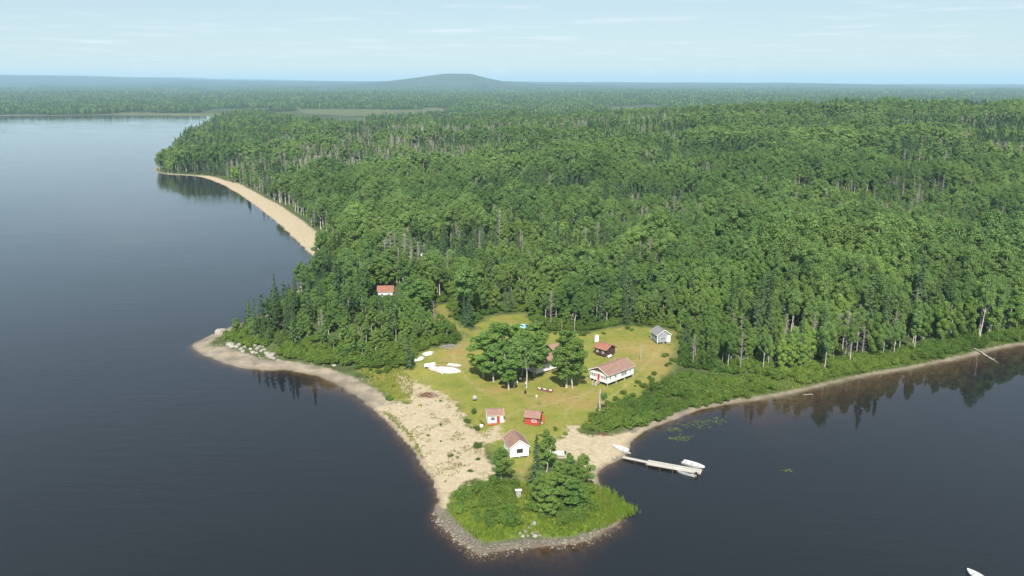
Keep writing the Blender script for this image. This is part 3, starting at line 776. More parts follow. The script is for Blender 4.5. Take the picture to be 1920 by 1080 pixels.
# landmark trees set one by one
for kn, px, py, H, sx, label in [
    ('birch', 908, 708, 14.0, 1.50, 'broad bright green birch at the left end of the lawn tree group'),
    ('birch', 932, 694, 15.0, 1.44, 'birch at the back of the lawn tree group, behind the twin stems'),
    ('birch', 954, 730, 13.0, 1.31, 'birch with pale stem at the front of the lawn tree group'),
    ('aspen', 963, 727, 14.5, 1.25, 'aspen of the pale twin stems, the one closer to the white chairs'),
    ('aspen', 987, 727, 13.5, 1.25, 'slender aspen with one white stem beside the standing person'),
    ('birch', 1002, 706, 13.0, 1.45, 'birch in the lawn tree group hiding the end of the white bunkhouse'),
    ('birch', 968, 678, 12.0, 1.50, 'birch in front of the pale teal car at the back of the lawn group'),
    ('birch', 1006, 664, 11.0, 1.56, 'yellow green birch behind the white bunkhouse'),
    ('birch', 926, 716, 11.5, 1.50, 'low wide birch filling the left front of the lawn tree group'),
    ('birch', 977, 704, 12.0, 1.50, 'low wide birch filling the middle of the lawn tree group'),
    ('birch', 1062, 727, 17.0, 1.19, 'tall dark birch of the pair left of the white cottage, outer stem'),
    ('birch', 1074, 727, 15.5, 1.12, 'tall dark birch of the pair left of the white cottage, cottage side stem'),
    ('aspen', 873, 606, 19.5, 1.31, 'tall pale stemmed aspen above the grassy track with orange flowers'),
    ('birch', 786, 594, 13.5, 1.38, 'round birch with forked stem beside the grassy track'),
    ('spruce', 803, 592, 4.5, 1.40, 'low rounded spruce at the foot of the forked birch'),
    ('spruce', 768, 690, 9.5, 1.35, 'blue green spruce beside the white upturned dinghies'),
    ('birch', 940, 900, 7.5, 1.19, 'small birch hiding the left wall of the white boathouse'),
    ('spruce', 1006, 918, 12.5, 1.15, 'dark spruce beside the right wall of the white boathouse'),
    ('birch', 1024, 885, 10.0, 0.90, 'slender birch by the leaning poles on the point'),
    ('birch', 1094, 912, 7.5, 1.06, 'pale thin leaved birch beside the sandy cove'),
    ('birch', 1050, 940, 9.0, 1.25, 'round dense birch in the middle of the point thicket'),
    ('birch', 1078, 962, 7.5, 1.38, 'wide dense birch at the right front of the point thicket'),
    ('birch', 1028, 972, 7.0, 1.38, 'low dense birch at the left front of the point thicket'),
    ('birch', 1013, 950, 8.0, 1.12, 'birch in the point thicket just in front of the dark spruce'),
    ('birch', 1068, 910, 7.5, 1.12, 'small birch at the back of the point thicket'),
    ('spruce', 1500, 672, 15.0, 1.00, 'tall dark spruce standing out on the bay shore'),
    ('spruce', 1552, 676, 12.0, 1.00, 'second dark spruce on the bay shore, right of the tallest one'),
    ('spruce', 1262, 355 + 130, 13, 1.00, 'lone spruce in the wood far above the grey cabin')]:
    g = gp(px, py); plant(kn, g.x, g.y, H, kn + '_tree', label, LOOK[kn][1], z=g.z, sx=sx)

# ------------------------------------------------------------------ shrubs
rs = np.random.default_rng(21)
def shrub_field(poly_px, spacing, hmin, hmax, label, group, n_max, squash=1.0):
    P = gpoly(poly_px); x0, y0 = P.min(0); x1, y1 = P.max(0)
    X, Y = jitter_grid(x0, x1, y0, y1, spacing, rs); k = poly_sd(X, Y, P) > 0
    X, Y = X[k], Y[k]; k = path_dist(X, Y) > 1.1; X, Y = X[k], Y[k]; Zs = height(X, Y); o = np.argsort(np.hypot(X, Y))[:n_max]; left = np.argsort(np.hypot(X, Y))[n_max:]
    for i in o:
        H = hmin + (hmax - hmin) * (.35 * rs.random() + .65 * vnoise(X[i:i+1], Y[i:i+1], 7, 51)[0])
        plant('shrub', X[i], Y[i], H, 'shrub', label, 'shrub', group=group, z=Zs[i], sx=squash * (.85 + .4 * rs.random()))
    return X[left], Y[left], Zs[left]
mass = []
mass.append(shrub_field([(1092, 806), (1125, 785), (1180, 752), (1235, 722), (1290, 706), (1440, 712), (1446, 733), (1380, 750), (1310, 764), (1240, 786), (1190, 806), (1120, 811)], 2.0, .9, 3.8,
            'leafy green shrub in the thicket between the lawn and the bay', 'shrubs between the lawn and the bay', 90))
mass.append(shrub_field([(848, 948), (880, 918), (940, 905), (985, 915), (984, 985), (950, 990), (905, 985), (870, 970)], 2.3, .8, 3.4,
            'leafy shrub on the point left of the footpath', 'shrubs on the point left of the footpath', 40))
mass.append(shrub_field([(995, 940), (1020, 900), (1080, 890), (1108, 920), (1112, 960), (1080, 985), (1020, 985), (1000, 970)], 2.0, 1.4, 3.2,
            'leafy shrub in the point thicket right of the footpath', 'shrubs on the point right of the footpath', 36))
mass.append(shrub_field([(520, 668), (600, 684), (690, 688), (760, 690), (800, 655), (770, 650), (640, 662), (540, 645)], 2.3, 1.8, 4.2,
            'leafy shrub at the foot of the wooded bank behind the left bay', 'shrubs at the foot of the bank', 60))
mass.append(shrub_field([(770, 652), (800, 652), (850, 645), (862, 632), (830, 615), (790, 605), (740, 600), (720, 640)], 2.4, 1.4, 3.4,
            'leafy shrub between the upturned dinghies and the orange flowers', 'shrubs below the grassy track', 46))
mass.append(shrub_field([(428, 628), (470, 636), (520, 640), (525, 655), (480, 650), (440, 640)], 2.6, 1.2, 2.8, 'leafy shrub among pale boulders on the rocky spit', 'shrubs on the rocky spit', 16))
# shore strip of the bay
X, Y = jitter_grid(60, 185, 170, 300, 2.2, rs); dd = poly_sd(X, Y, LAND); cs = poly_sd(X, Y, CLEAR)
k = (dd > 2.2) & (dd < 11) & (X > 66) & (vnoise(X, Y, 6, 55) > .40); X, Y = X[k], Y[k]; Zs = height(X, Y); dd = dd[k]
o = np.argsort(np.hypot(X, Y))
for i in o[:70]:
    plant('shrub', X[i], Y[i], .6 + .22 * dd[i] + rs.random() * 1.2, 'shrub', 'leafy shrub in the green strip along the bay shore', 'shrub', group='shrubs along the bay shore', z=Zs[i])
mass.append((X[o[70:]], Y[o[70:]], Zs[o[70:]]))
# understorey at the edges of the wood
X, Y = jitter_grid(-140, 190, 180, 330, 2.6, rs); dd = poly_sd(X, Y, LAND); cs = poly_sd(X, Y, CLEAR); ww = strip_w(X, Y)
k = (dd > ww + 2) & (((cs > -9) & (cs < -.5)) | ((dd < ww + 11) & (cs < -.5))); X, Y = X[k], Y[k]
for tpx in ((722, 560, 5.5), (984, 616, 4), (1240, 640, 4)):
    g = gp(tpx[0], tpx[1]); q = np.hypot(X - g.x, Y - g.y) > tpx[2]; X, Y = X[q], Y[q]
mass.append((X, Y, height(X, Y)))
X, Y, Zs = (np.concatenate([m[i] for m in mass]) for i in range(3))
tag(scatter('undergrowth', [merged(t_, c_, 'undergrowth_' + str(i)) for i, (t_, c_, _) in enumerate(KINDS['shrub'])], np.stack([X, Y, Zs - .05], -1), rs.random(len(X)) * 6.283,
            .55 + .75 * rs.random(len(X)), rs.integers(0, 5, len(X))), kind='stuff', label='low leafy undergrowth along the edges of the woods', cat='undergrowth')
X, Y = jitter_grid(-60, 80, 170, 262, 2.4, rs); ls = poly_sd(X, Y, LAWN); k = (ls > -1.5) & (ls < 4.5) & (vnoise(X, Y, 7, 57) * .6 + vnoise(X, Y, 2.5, 58) * .4 > .56) & (poly_sd(X, Y, SAND[0]) < -2) & (poly_sd(X, Y, SAND[1]) < -2); X, Y = X[k], Y[k]; Zs = height(X, Y)
hx = [gp(px, py) for px, py in ((1147, 705), (1135, 660), (1240, 635), (925, 790), (1005, 790), (965, 845), (984, 612), (815, 690), (845, 695), (790, 668), (1118, 636), (1040, 850))]
q = np.array([all(math.hypot(x - g.x, y - g.y) > 5 for g in hx) for x, y in zip(X, Y)])
for x, y, z in list(zip(X[q], Y[q], Zs[q]))[:70]:
    plant('shrub', x, y, .5 + rs.random() * 1.3, 'sapling', 'small leafy sapling on the ragged edge of the lawn', 'sapling', group='saplings round the lawn', z=z, sx=.9 + .5 * rs.random())
# single bushes on the sand
for px, py, H, sx, label in [
    (897, 838, 1.7, 1.1, 'dark round bush on the sand left of the white boathouse'), (826, 752, .5, 1.5, 'low weed clump on the sand just below the heap of brown brush'),
    (845, 855, .6, 2.0, 'wide yellow green weed clump in the middle of the sand'), (882, 884, .6, 1.8, 'weed clump on the sand beside the point shrubs'),
    (826, 797, .5, 1.6, 'small weed clump high on the sand, upper of two'), (803, 817, .5, 1.6, 'small weed clump high on the sand, lower of two'),
    (827, 828, .45, 1.4, 'small weed clump on the sand nearer the left bay'), (858, 858, .5, 1.2, 'dark little weed clump right of the wide yellow green one'), (896, 862, .7, 1.3, 'weed clump below the dark round bush'),
    (876, 790, 1.2, 1.5, 'light green bush left of the white cabin with the red door'), (893, 806, 1.0, 1.6, 'light green bush in front of the leaning dark boards'), (890, 776, 2.0, .7, 'small upright bush behind the leaning dark boards'),
    (835, 903, .35, 1.3, 'tiny weed clump low on the sand'), (788, 762, .7, 1.3, 'weed clump with a yellow float on the upper sand'),
    (1060, 815, .8, 1.2, 'yellow green bush at the top corner of the cove sand'), (1040, 806, .9, 1.3, 'bush between the red cabin and the cove sand')]:
    g = gp(px, py); plant('shrub', g.x, g.y, H, 'bush', label, 'bush', z=g.z, sx=sx)

# ------------------------------------------------------------------ shape helpers for built things
def bx(cx, cy, cz, sx, sy, sz, rz=0.0, rx=0.0):
    V = []; m = Matrix.Translation((cx, cy, cz)) @ Matrix.Rotation(rz, 4, 'Z') @ Matrix.Rotation(rx, 4, 'X')
    for z in (-.5, .5):
        for y in (-.5, .5):
            for x in (-.5, .5): V.append(tuple(m @ Vector((x * sx, y * sy, z * sz))))
    return V, [(0, 2, 3, 1), (4, 5, 7, 6), (0, 1, 5, 4), (2, 6, 7, 3), (0, 4, 6, 2), (1, 3, 7, 5)]
def bar(a, b, w_, h_=None):
    """a square bar from a to b"""
    a, b = Vector(a), Vector(b); d = (b - a); q = d.to_track_quat('Y', 'Z'); L = d.length; m = Matrix.Translation((a + b) / 2) @ q.to_matrix().to_4x4()
    V, F = bx(0, 0, 0, w_, L, h_ or w_)
    return [tuple(m @ Vector(v)) for v in V], F
def part(name, shapes, mat, parent=None, smooth=False):
    V, F = join(shapes); me = bpy.data.meshes.new(name); me.from_pydata(V, [], F); me.materials.append(mat)
    if smooth: me.polygons.foreach_set('use_smooth', [True] * len(me.polygons))
    me.update()
    return obj(name, me, parent)
def empty(name, x, y, z, rz, label, cat, group=None):
    e = bpy.data.objects.new(name, None); C.objects.link(e); e.location = (x, y, z); e.rotation_euler = (0, 0, rz); e.empty_display_size = .5
    return tag(e, label, cat, group)

M_WHITE = paint('white_paint', (.72, .72, .70), .6, .05, .8, dirt=(.58, .57, .53))
M_TRIM = paint('white_trim', (.78, .78, .76), .5, .04, 2)
M_ROOF = paint('brown_red_shingles', (.245, .150, .118), .9, .16, 1.4, .15, .6, dirt=(.19, .13, .105))
M_ROOFRED = paint('faded_red_shingles', (.27, .12, .085), .9, .16, 1.4, .15, .6)
M_ROOFGREY = paint('grey_shingles', (.20, .195, .20), .9, .14, 1.6, .15, .6)
M_BROWN = paint('dark_brown_boards', (.075, .042, .034), .8, .25, 2.5, .2, .5)
M_GABLE = paint('brown_gable_shingles', (.17, .085, .068), .85, .15, 2)
M_GREY = paint('grey_blue_siding', (.27, .295, .33), .7, .1, 2)
M_RED = paint('red_paint', (.38, .055, .040), .65, .15, 2.5, dirt=(.26, .05, .04))
M_DOOR = paint('bright_red_door', (.42, .05, .045), .5, .1, 2)
M_WOOD = paint('weathered_wood', (.36, .32, .26), .85, .2, 3, .15, .4)
M_OLDW = paint('old_brown_wood', (.16, .105, .07), .85, .25, 3, .15, .4)
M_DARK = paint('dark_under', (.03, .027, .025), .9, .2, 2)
M_ALU = paint('pale_boat_metal', (.56, .58, .57), .35, .08, 1.5, .5, dirt=(.48, .49, .47))
M_BOATIN = paint('boat_inside', (.30, .33, .33), .5, .12, 2)
M_BLACK = paint('black_plastic', (.018, .018, .02), .4, .2, 4)
M_CONC = paint('grey_metal', (.30, .31, .32), .5, .15, 3)
M_HULL = paint('chalky_white_hull', (.60, .60, .58), .55, .08, 1.2, .3, dirt=(.42, .41, .37))
M_PINKW = paint('faded_pink_white', (.62, .54, .54), .6, .08, 1.5)
M_TEAL = paint('pale_teal_car_paint', (.30, .52, .56), .3, .06, 1.5, .5)
M_ROCK = paint('pale_rock', (.235, .205, .17), .9, .25, 1.6, .15, .7, dirt=(.17, .155, .135))
M_DRIFT = paint('bleached_driftwood', (.34, .31, .26), .85, .2, 3, .15, .4)
M_RUST = paint('rusty_brush', (.17, .085, .055), .9, .3, 4)
M_YEL = paint('yellow_plastic', (.65, .50, .06), .5, .1, 3)
gm, gtt, gout = new_mat('window_glass'); gb = NB(gtt); gpn = gb.n('ShaderNodeBsdfPrincipled'); gpn.inputs['Base Color'].default_value = (.03, .035, .04, 1); gpn.inputs['Roughness'].default_value = .06
gtt.links.new(gpn.outputs[0], gout.inputs[0]); M_GLASS = gm

def frame_on(face, W, L, u, z, w_, h_, out=.0):
    """local matrix of an opening centred at u along a wall and z above the floor"""
    if face == 'f': return Matrix.Translation((u, -L / 2 - out, z))
    if face == 'b': return Matrix.Translation((u, L / 2 + out, z)) @ Matrix.Rotation(math.pi, 4, 'Z')
    if face == 'r': return Matrix.Translation((W / 2 + out, u, z)) @ Matrix.Rotation(math.pi / 2, 4, 'Z')
    return Matrix.Translation((-W / 2 - out, u, z)) @ Matrix.Rotation(-math.pi / 2, 4, 'Z')
def xf(m, shp): return [tuple(m @ Vector(v)) for v in shp[0]], shp[1]

def house(name, label, corner, cx, cy, rot, W, L, wall, rise, floor, mats, openings=(), over=.35, piles=True, gable=None, cat='cabin', zofs=0.0):
    """ridge along local Y; faces: f/b gables, l/r eave sides; corner is the ground spot of the local corner (cx, cy)"""
    X = Vector((math.cos(rot), math.sin(rot))); Y = Vector((-math.sin(rot), math.cos(rot)))
    c = Vector(corner[:2]) - X * (cx * W / 2) - Y * (cy * L / 2)
    e = empty(name, c.x, c.y, h1(c.x, c.y) + zofs, rot, label, cat)
    z0 = floor; z1 = floor + wall; zr = z1 + rise; hw, hl = W / 2, L / 2
    pv_ = [(-hw, -hl, z0), (hw, -hl, z0), (hw, -hl, z1), (0, -hl, zr), (-hw, -hl, z1)]; V = pv_ + [(x, hl, z) for x, _, z in pv_]
    F = [(0, 1, 2, 3, 4), (9, 8, 7, 6, 5), (1, 6, 7, 2), (0, 4, 9, 5), (0, 5, 6, 1), (2, 7, 8, 3), (3, 8, 9, 4)]
    part('wall', [(V, F)], mats['wall'], e)
    sl = math.atan2(rise, hw); rl = (hw + over) / math.cos(sl); shp = []
    roofs = []
    for s in (-1, 1):
        cxm = s * (hw + over) / 2; czm = zr - (hw + over) / 2 * math.tan(sl) + .07
        m = Matrix.Translation((cxm, 0, czm)) @ Matrix.Rotation(s * sl, 4, 'Y')
        roofs.append(xf(m, bx(0, 0, 0, rl, L + 2 * over, .10)))
        shp.append(xf(m, bx(s * (rl / 2 + .013), 0, -.02, .025, L + 2 * over + .03, .17)))
        for q in (-1, 1): shp.append(xf(m, bx(0, q * (L / 2 + over + .0135), -.02, rl - .01, .025, .17)))
    rf_ = part('roof', roofs, mats['roof'], e)
    part('ridge_cap', [xf(Matrix.Translation((0, 0, zr + .135)), bx(0, 0, 0, .3, L + 2 * over - .02, .03))], mats['roof'], rf_)
    part('fascia', shp, mats.get('trim', M_TRIM), rf_)
    if 'corner' in mats: part('corner_boards', [bx(a * (hw + .012), b_ * (hl + .012), (z0 + z1) / 2, .14, .14, wall) for a in (-1, 1) for b_ in (-1, 1)], mats['corner'], e)
    if gable:
        g = .02; s = (hw - .15) / hw
        part('gable_panel', [([(-hw + .15, -hl - g, z1 + .08), (hw - .15, -hl - g, z1 + .08), (0, -hl - g, zr - .05), (-hw + .15, -hl - .001, z1 + .08), (hw - .15, -hl - .001, z1 + .08), (0, -hl - .001, zr - .05)],
                              [(0, 1, 2), (3, 5, 4), (0, 3, 4, 1), (1, 4, 5, 2), (2, 5, 3, 0)])], gable, e)
    if piles:
        for a in (-1, 0, 1):
            for b_ in ([-1, 1] if L < 6 else [-1, -.33, .33, 1]):
                if a == 0 and abs(b_) != 1: continue
                part('pile', [bx(a * (hw - .15), b_ * (hl - .15), (z0 - .6) / 2, .22, .22, z0 + .56)], M_WOOD, e)
        part('floor_beam', [bx(a * (hw - .3), 0, z0 - .09, .16, L - .1, .16) for a in (-1, 0, 1)], M_DARK, e)
    for op in openings:
        kind_, face, u, zb, w_, h_ = op[:6]; col = op[6] if len(op) > 6 else None
        m = frame_on(face, W, L, u, z0 + zb + h_ / 2, w_, h_)
        if kind_ == 'win':
            t = .07; wn_ = part('window', [xf(m, q) for q in (bx(0, -.02, h_ / 2 + t / 2, w_ + 2 * t, .05, t), bx(0, -.03, -h_ / 2 - t / 2, w_ + 2 * t + .06, .08, t),
                                            bx(-w_ / 2 - t / 2, -.02, 0, t, .05, h_), bx(w_ / 2 + t / 2, -.02, 0, t, .05, h_))], col or M_TRIM, e)
            part('pane', [xf(m, bx(0, -.008, 0, w_, .014, h_))], M_GLASS, wn_)
            n = op[7] if len(op) > 7 else 2
            part('muntin', [xf(m, bx(-w_ / 2 + w_ * (i + 1) / n, -.02, 0, .045, .03, h_)) for i in range(n - 1)] + [xf(m, bx(0, -.0215, 0, w_, .026, .04))], col or M_TRIM, wn_)
        elif kind_ == 'door':
            d_ = part('door', [xf(m, bx(0, -.03, 0, w_, .06, h_))], col or M_DOOR, e)
            part('door_frame', [xf(m, q) for q in (bx(0, -.02, h_ / 2 + .04, w_ + .16, .05, .08), bx(-w_ / 2 - .04, -.02, 0, .08, .05, h_), bx(w_ / 2 + .04, -.02, 0, .08, .05, h_))], M_TRIM, d_)
            part('handle', [xf(m, bx(w_ * .36, -.09, -.05, .05, .06, .12))], M_CONC, d_)
    return e

def steps(e, m, n, width, rise_h, run, rails=True):
    """a flight of wooden steps leading down from the wall along local -Y of m"""
    for i in range(n):
        part('step', [xf(m, bx(0, -run * (i + .6), -rise_h * (i + .5) - .02, width, run * .95, .05))], M_WOOD, e)
    for s in (-1, 1):
        part('stringer', [xf(m, bar((s * (width / 2 + .03), 0, -.12), (s * (width / 2 + .03), -run * (n + .2), -rise_h * n - .12), .05, .2))], M_WOOD, e)
        if rails: part('handrail', [xf(m, bar((s * (width / 2 + .08), -.05, .85), (s * (width / 2 + .08), -run * n, .85 - rise_h * n), .06)),
                       xf(m, bx(s * (width / 2 + .08), -run * n, .4 - rise_h * n, .06, .06, .9)), xf(m, bx(s * (width / 2 + .08), -.1, .4, .06, .06, .9))], M_TRIM, e)

# ------------------------------------------------------------------ the buildings
R = math.radians
mats_w = dict(wall=M_WHITE, roof=M_ROOF)
wins = [('win', 'f', -2.75 + .62 * i, 1.0, .44, .80, M_TRIM, 1) for i in range(4)] + [('win', 'f', .90 + .62 * i, 1.0, .44, .80, M_TRIM, 1) for i in range(4)]
ct = house('white_cottage', 'long white cottage with brown roof and red front door on piles', gp(1139, 727), 1, -1, R(-47), 6.4, 11.0, 2.45, 1.45, .8, mats_w,
           wins + [('door', 'f', .02, .02, .85, 2.0), ('win', 'r', -4.5, .9, .45, .8, M_TRIM, 1), ('win', 'r', -2.3, 1.0, .8, .75, M_TRIM, 2), ('win', 'r', .45, .75, .62, 1.05, M_TRIM, 1), ('win', 'r', 1.25, .75, .62, 1.05, M_TRIM, 1), ('win', 'r', 2.05, .75, .62, 1.05, M_TRIM, 1),
                   ('win', 'r', 3.9, 1.1, .5, .6, M_TRIM, 1), ('win', 'l', -2, .9, 1.0, .9)], .42, True, M_GABLE, 'cottage')
steps(ct, Matrix.Translation((.02, -5.53, .80)), 5, 1.1, .17, .36)
part('chimney_pipe', [tube([(-.6, 1.8, 4.2), (-.6, 1.8, 5.3)], [.11, .11], 8), tube([(-.6, 1.8, 5.3), (-.6, 1.8, 5.42)], [.18, .18], 8)], M_CONC, ct)

sh = house('brown_shed', 'dark brown shed with two white framed windows', gp(1136.5, 671.5), 1, 1, R(-134), 4.2, 4.3, 2.05, 1.0, .4, dict(wall=M_BROWN, roof=M_ROOFRED, trim=M_BROWN),
           [('win', 'r', -1.1, .85, .6, .65, M_TRIM, 2), ('win', 'r', .95, .85, .6, .65, M_TRIM, 2), ('door', 'l', 0, .02, .8, 1.9, M_OLDW)], .4, cat='shed')
gc = house('grey_cabin', 'small grey cabin with white trim at the edge of the wood', gp(1232, 645.5), -1, -1, R(14), 4.3, 4.6, 2.5, 1.45, .45, dict(wall=M_GREY, roof=M_ROOFGREY, corner=M_TRIM),
           [('win', 'f', -.35, .85, 1.5, .75, M_TRIM, 3), ('win', 'f', .1, 2.75, .42, .42, M_TRIM, 1), ('door', 'f', 1.5, .02, .8, 1.95, M_TRIM), ('win', 'l', 0, .9, .8, .8)], .35)
steps(gc, Matrix.Translation((1.5, -2.33, .45)), 2, 1.0, .2, .4, False)
rd = house('white_cabin', 'small white cabin with a red door and brown roof', gp(914.5, 795.5), 1, -1, R(-80), 3.3, 3.8, 1.95, 1.0, .15, dict(wall=M_WHITE, roof=M_ROOF),
           [('door', 'r', .65, .02, .8, 1.75), ('win', 'r', -.65, .75, .95, .75, M_TRIM, 1), ('win', 'f', .2, .9, .55, .7, M_TRIM, 1)], .22, False)
rc = house('red_cabin', 'small red cabin with brown roof and an open gable door', gp(1010.5, 799.5), 1, 1, R(-105), 3.2, 3.5, 1.95, 1.05, .1, dict(wall=M_RED, roof=M_ROOF, trim=M_BROWN),
           [('win', 'r', .55, .85, 1.0, .45, M_TRIM, 2), ('win', 'b', .55, .6, .6, 1.1, M_TRIM, 1)], .3, False)
part('open_door', [bx(-.95, 2.2, 1.05, .06, .85, 1.75, R(-18))], paint('orange_red_door', (.45, .12, .05), .6), rc)
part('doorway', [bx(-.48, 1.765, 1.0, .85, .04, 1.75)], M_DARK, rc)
part('door_step', [bx(-.48, 2.05, .0, .9, .5, .2)], M_WOOD, rc)
bh = house('boathouse', 'white boathouse with gable window nearest the point', gp(991.5, 857.5), 1, -1, R(15), 4.2, 5.6, 2.3, 1.55, .3, dict(wall=M_WHITE, roof=M_ROOF),
           [('win', 'f', .05, .95, 1.25, .8, M_BROWN, 3), ('win', 'l', 0, .9, .8, .8), ('door', 'r', 1.2, .02, .85, 1.9, M_TRIM)], .25, True, None, 'boathouse')
hb = house('bunkhouse', 'white bunkhouse with brown roof mostly hidden by the lawn trees', gp(1006, 704), 1, -1, R(-49), 5.2, 8.2, 2.3, 1.5, .4, mats_w,
           [('win', 'r', -1.5, .9, .8, .8), ('win', 'r', 1.8, .9, .8, .8), ('door', 'f', 0, .02, .85, 1.9, M_TRIM)], .4, cat='bunkhouse')
bs = house('woodshed', 'low shed with a tan brown roof behind the white bunkhouse', gp(1036, 668), 1, -1, R(-52), 4.0, 4.6, 1.9, .9, .1, dict(wall=M_BROWN, roof=paint('tan_roofing', (.24, .165, .105), .9, .15, 1.5), trim=M_BROWN),
           [('door', 'f', 0, .02, .9, 1.6, M_OLDW)], .3, False, cat='shed')
wc = house('woodland_cabin', 'white cabin with faded red roof half hidden in the woods', gp(709, 561), 1, -1, R(-86), 4.2, 5.4, 2.6, 1.6, .4, dict(wall=M_WHITE, roof=M_ROOFRED),
           [('win', 'r', -1.2, .9, .8, .9), ('win', 'r', 1.3, .9, .8, .9), ('win', 'f', 0, .9, .7, .9)], .3)
def privy(name, label, px, py, w_, d_, h_, wall, roof, rot):
    g = gp(px, py); e = empty(name, g.x, g.y, g.z, rot, label, 'outhouse' if 'outhouse' in name else 'pump house')
    V = [(-w_ / 2, -d_ / 2, 0), (w_ / 2, -d_ / 2, 0), (w_ / 2, d_ / 2, 0), (-w_ / 2, d_ / 2, 0), (-w_ / 2, -d_ / 2, h_), (w_ / 2, -d_ / 2, h_), (w_ / 2, d_ / 2, h_ * .86), (-w_ / 2, d_ / 2, h_ * .86)]
    part('wall', [(V, [(3, 2, 1, 0), (4, 5, 6, 7), (0, 1, 5, 4), (1, 2, 6, 5), (2, 3, 7, 6), (3, 0, 4, 7)])], wall, e)
    part('roof', [bx(0, 0, h_ * .93 + .07, w_ + .3, d_ + .35, .07, 0, -math.atan2(h_ * .14, d_))], roof, e)
    d0 = part('door', [bx(0, -d_ / 2 - .02, h_ * .44, w_ * .6, .04, h_ * .82)], M_WOOD if wall is M_CONC else M_TRIM, e)
    part('handle', [bx(w_ * .2, -d_ / 2 - .06, h_ * .45, .05, .05, .14)], M_BLACK, d0)
privy('outhouse', 'narrow white outhouse behind the brown shed', 1118, 640, 1.1, 1.1, 2.1, M_WHITE, M_TRIM, .3)
privy('pump_house', 'little grey pump house with white roof on the point footpath', 972, 932, 1.0, .9, 1.6, M_CONC, M_TRIM, .1)

# ------------------------------------------------------------------ boats and the dock
def hull_pts(L, B, H, n=12):
    S = []
    for i in range(n + 1):
        t = i / n; b_ = B / 2 * (1 - max(0, (t - .38) / .62) ** 2.3) * (.9 + .1 * min(1, t * 4)); k = .02 + .55 * H * max(0, (t - .55) / .45) ** 2.4; s = H * (.92 + .28 * t * t)
        S.append((t * L - L / 2, max(b_, .012), k, s))
    return S
def boat(name, label, x, y, z, heading, L=4.6, B=1.55, H=.62, mat=None, motor=True, group=None, flip=False, tilt=0.0, bench=3):
    """bow along local +X"""
    mat = mat or M_ALU; S = hull_pts(L, B, H); e = empty(name, x, y, z, heading, label, 'boat', group)
    if flip: e.rotation_euler = (math.pi + tilt, 0, heading); e.location.z = z + H * .95
    elif tilt: e.rotation_euler = (tilt, 0, heading)
    V = []; F = []; cols = 9
    for (px, b_, k, s) in S:
        c = k + .10 * (s - k); th = .035; bi = max(b_ - th, .005)
        V += [(px, -b_, s), (px, -b_ * .8, c), (px, 0, k), (px, b_ * .8, c), (px, b_, s), (px, bi, s), (px, bi * .78, c + th), (px, 0, k + th), (px, -bi * .78, c + th)]
    for i in range(len(S) - 1):
        for j in range(cols): a = i * cols; F.append((a + j, a + (j + 1) % cols, a + cols + (j + 1) % cols, a + cols + j))
    F.append((0, 1, 2, 3, 4, 5, 6, 7, 8)[::-1])
    V += [(S[0][0] + .01, -S[0][1] * .97, S[0][3] * .97), (S[0][0] + .01, S[0][1] * .97, S[0][3] * .97), (S[0][0] + .01, S[0][1] * .78, S[0][2] + .06), (S[0][0] + .01, -S[0][1] * .78, S[0][2] + .06)]
    q = len(V) - 4; F.append((q, q + 1, q + 2, q + 3))
    part('hull', [(V, F)], mat, e)
    gw = []
    for s in (-1, 1):
        for i in range(len(S) - 1):
            a, b_ = S[i], S[i + 1]; gw.append(bar((a[0], s * a[1], a[3] + .015), (b_[0], s * b_[1], b_[3] + .015), .07, .04))
    part('gunwale', gw, M_TRIM if mat is not M_TRIM else M_ALU, e)
    if not flip:
        for i in range(bench):
            t = .12 + .28 * i; k = min(int(t * 12), 11); part('bench', [bx(t * L - L / 2, 0, H * .62, .28, S[k][1] * 1.80, .05)], M_BOATIN, e)
        part('bow_deck', [([(L / 2 - .02, 0, S[-1][3] - .01), (L * .30, -S[9][1] * .95, S[9][3] - .01), (L * .30, S[9][1] * .95, S[9][3] - .01), (L / 2 - .05, 0, S[-1][3] - .05), (L * .30, -S[9][1] * .9, S[9][3] - .06), (L * .30, S[9][1] * .9, S[9][3] - .06)],
                           [(0, 2, 1), (3, 4, 5), (0, 1, 4, 3), (1, 2, 5, 4), (2, 0, 3, 5)])], mat, e)
        if motor:
            mo = part('outboard_motor', [bx(-L / 2 - .16, 0, H + .12, .42, .30, .36), bx(-L / 2 - .14, 0, H + .36, .34, .24, .12)], M_BLACK, e)
            part('motor_leg', [bx(-L / 2 - .16, 0, H * .35, .16, .10, H * 1.1)], M_CONC, mo); part('tiller', [bar((-L / 2, 0, H + .2), (-L / 2 + .55, .05, H + .3), .05)], M_BLACK, mo)
    return e
def head(a, b): return math.atan2(b[1] - a[1], b[0] - a[0])
def boat_px(name, label, bow, stern, z, **k):
    a = at(*bow, z + .3); b_ = at(*stern, z + .3); L = k.pop('L', None) or math.hypot(a[0] - b_[0], a[1] - b_[1])
    return boat(name, label, (a[0] + b_[0]) / 2, (a[1] + b_[1]) / 2, z, head(b_, a), L=L, **k)
boat_px('motorboat', 'pale aluminium boat drawn up on the cove sand', (1149, 837), (1181, 848), .12)
boat_px('motorboat', 'open pale boat moored on the far side of the dock', (1321, 878), (1280, 866), -.12, B=1.7)
boat_px('motorboat', 'pale boat moored on the near side of the dock', (1264, 880), (1304, 891), -.12, B=1.6)
boat_px('motorboat', 'white pointed boat cut off by the bottom right corner of the picture', (1813, 1070), (1848, 1092), -.12, B=1.7)
g = gp(1040, 853); boat('motorboat', 'white boat on the sand behind the point trees', g.x, g.y, g.z + .05, R(170), L=4.4, mat=M_HULL)
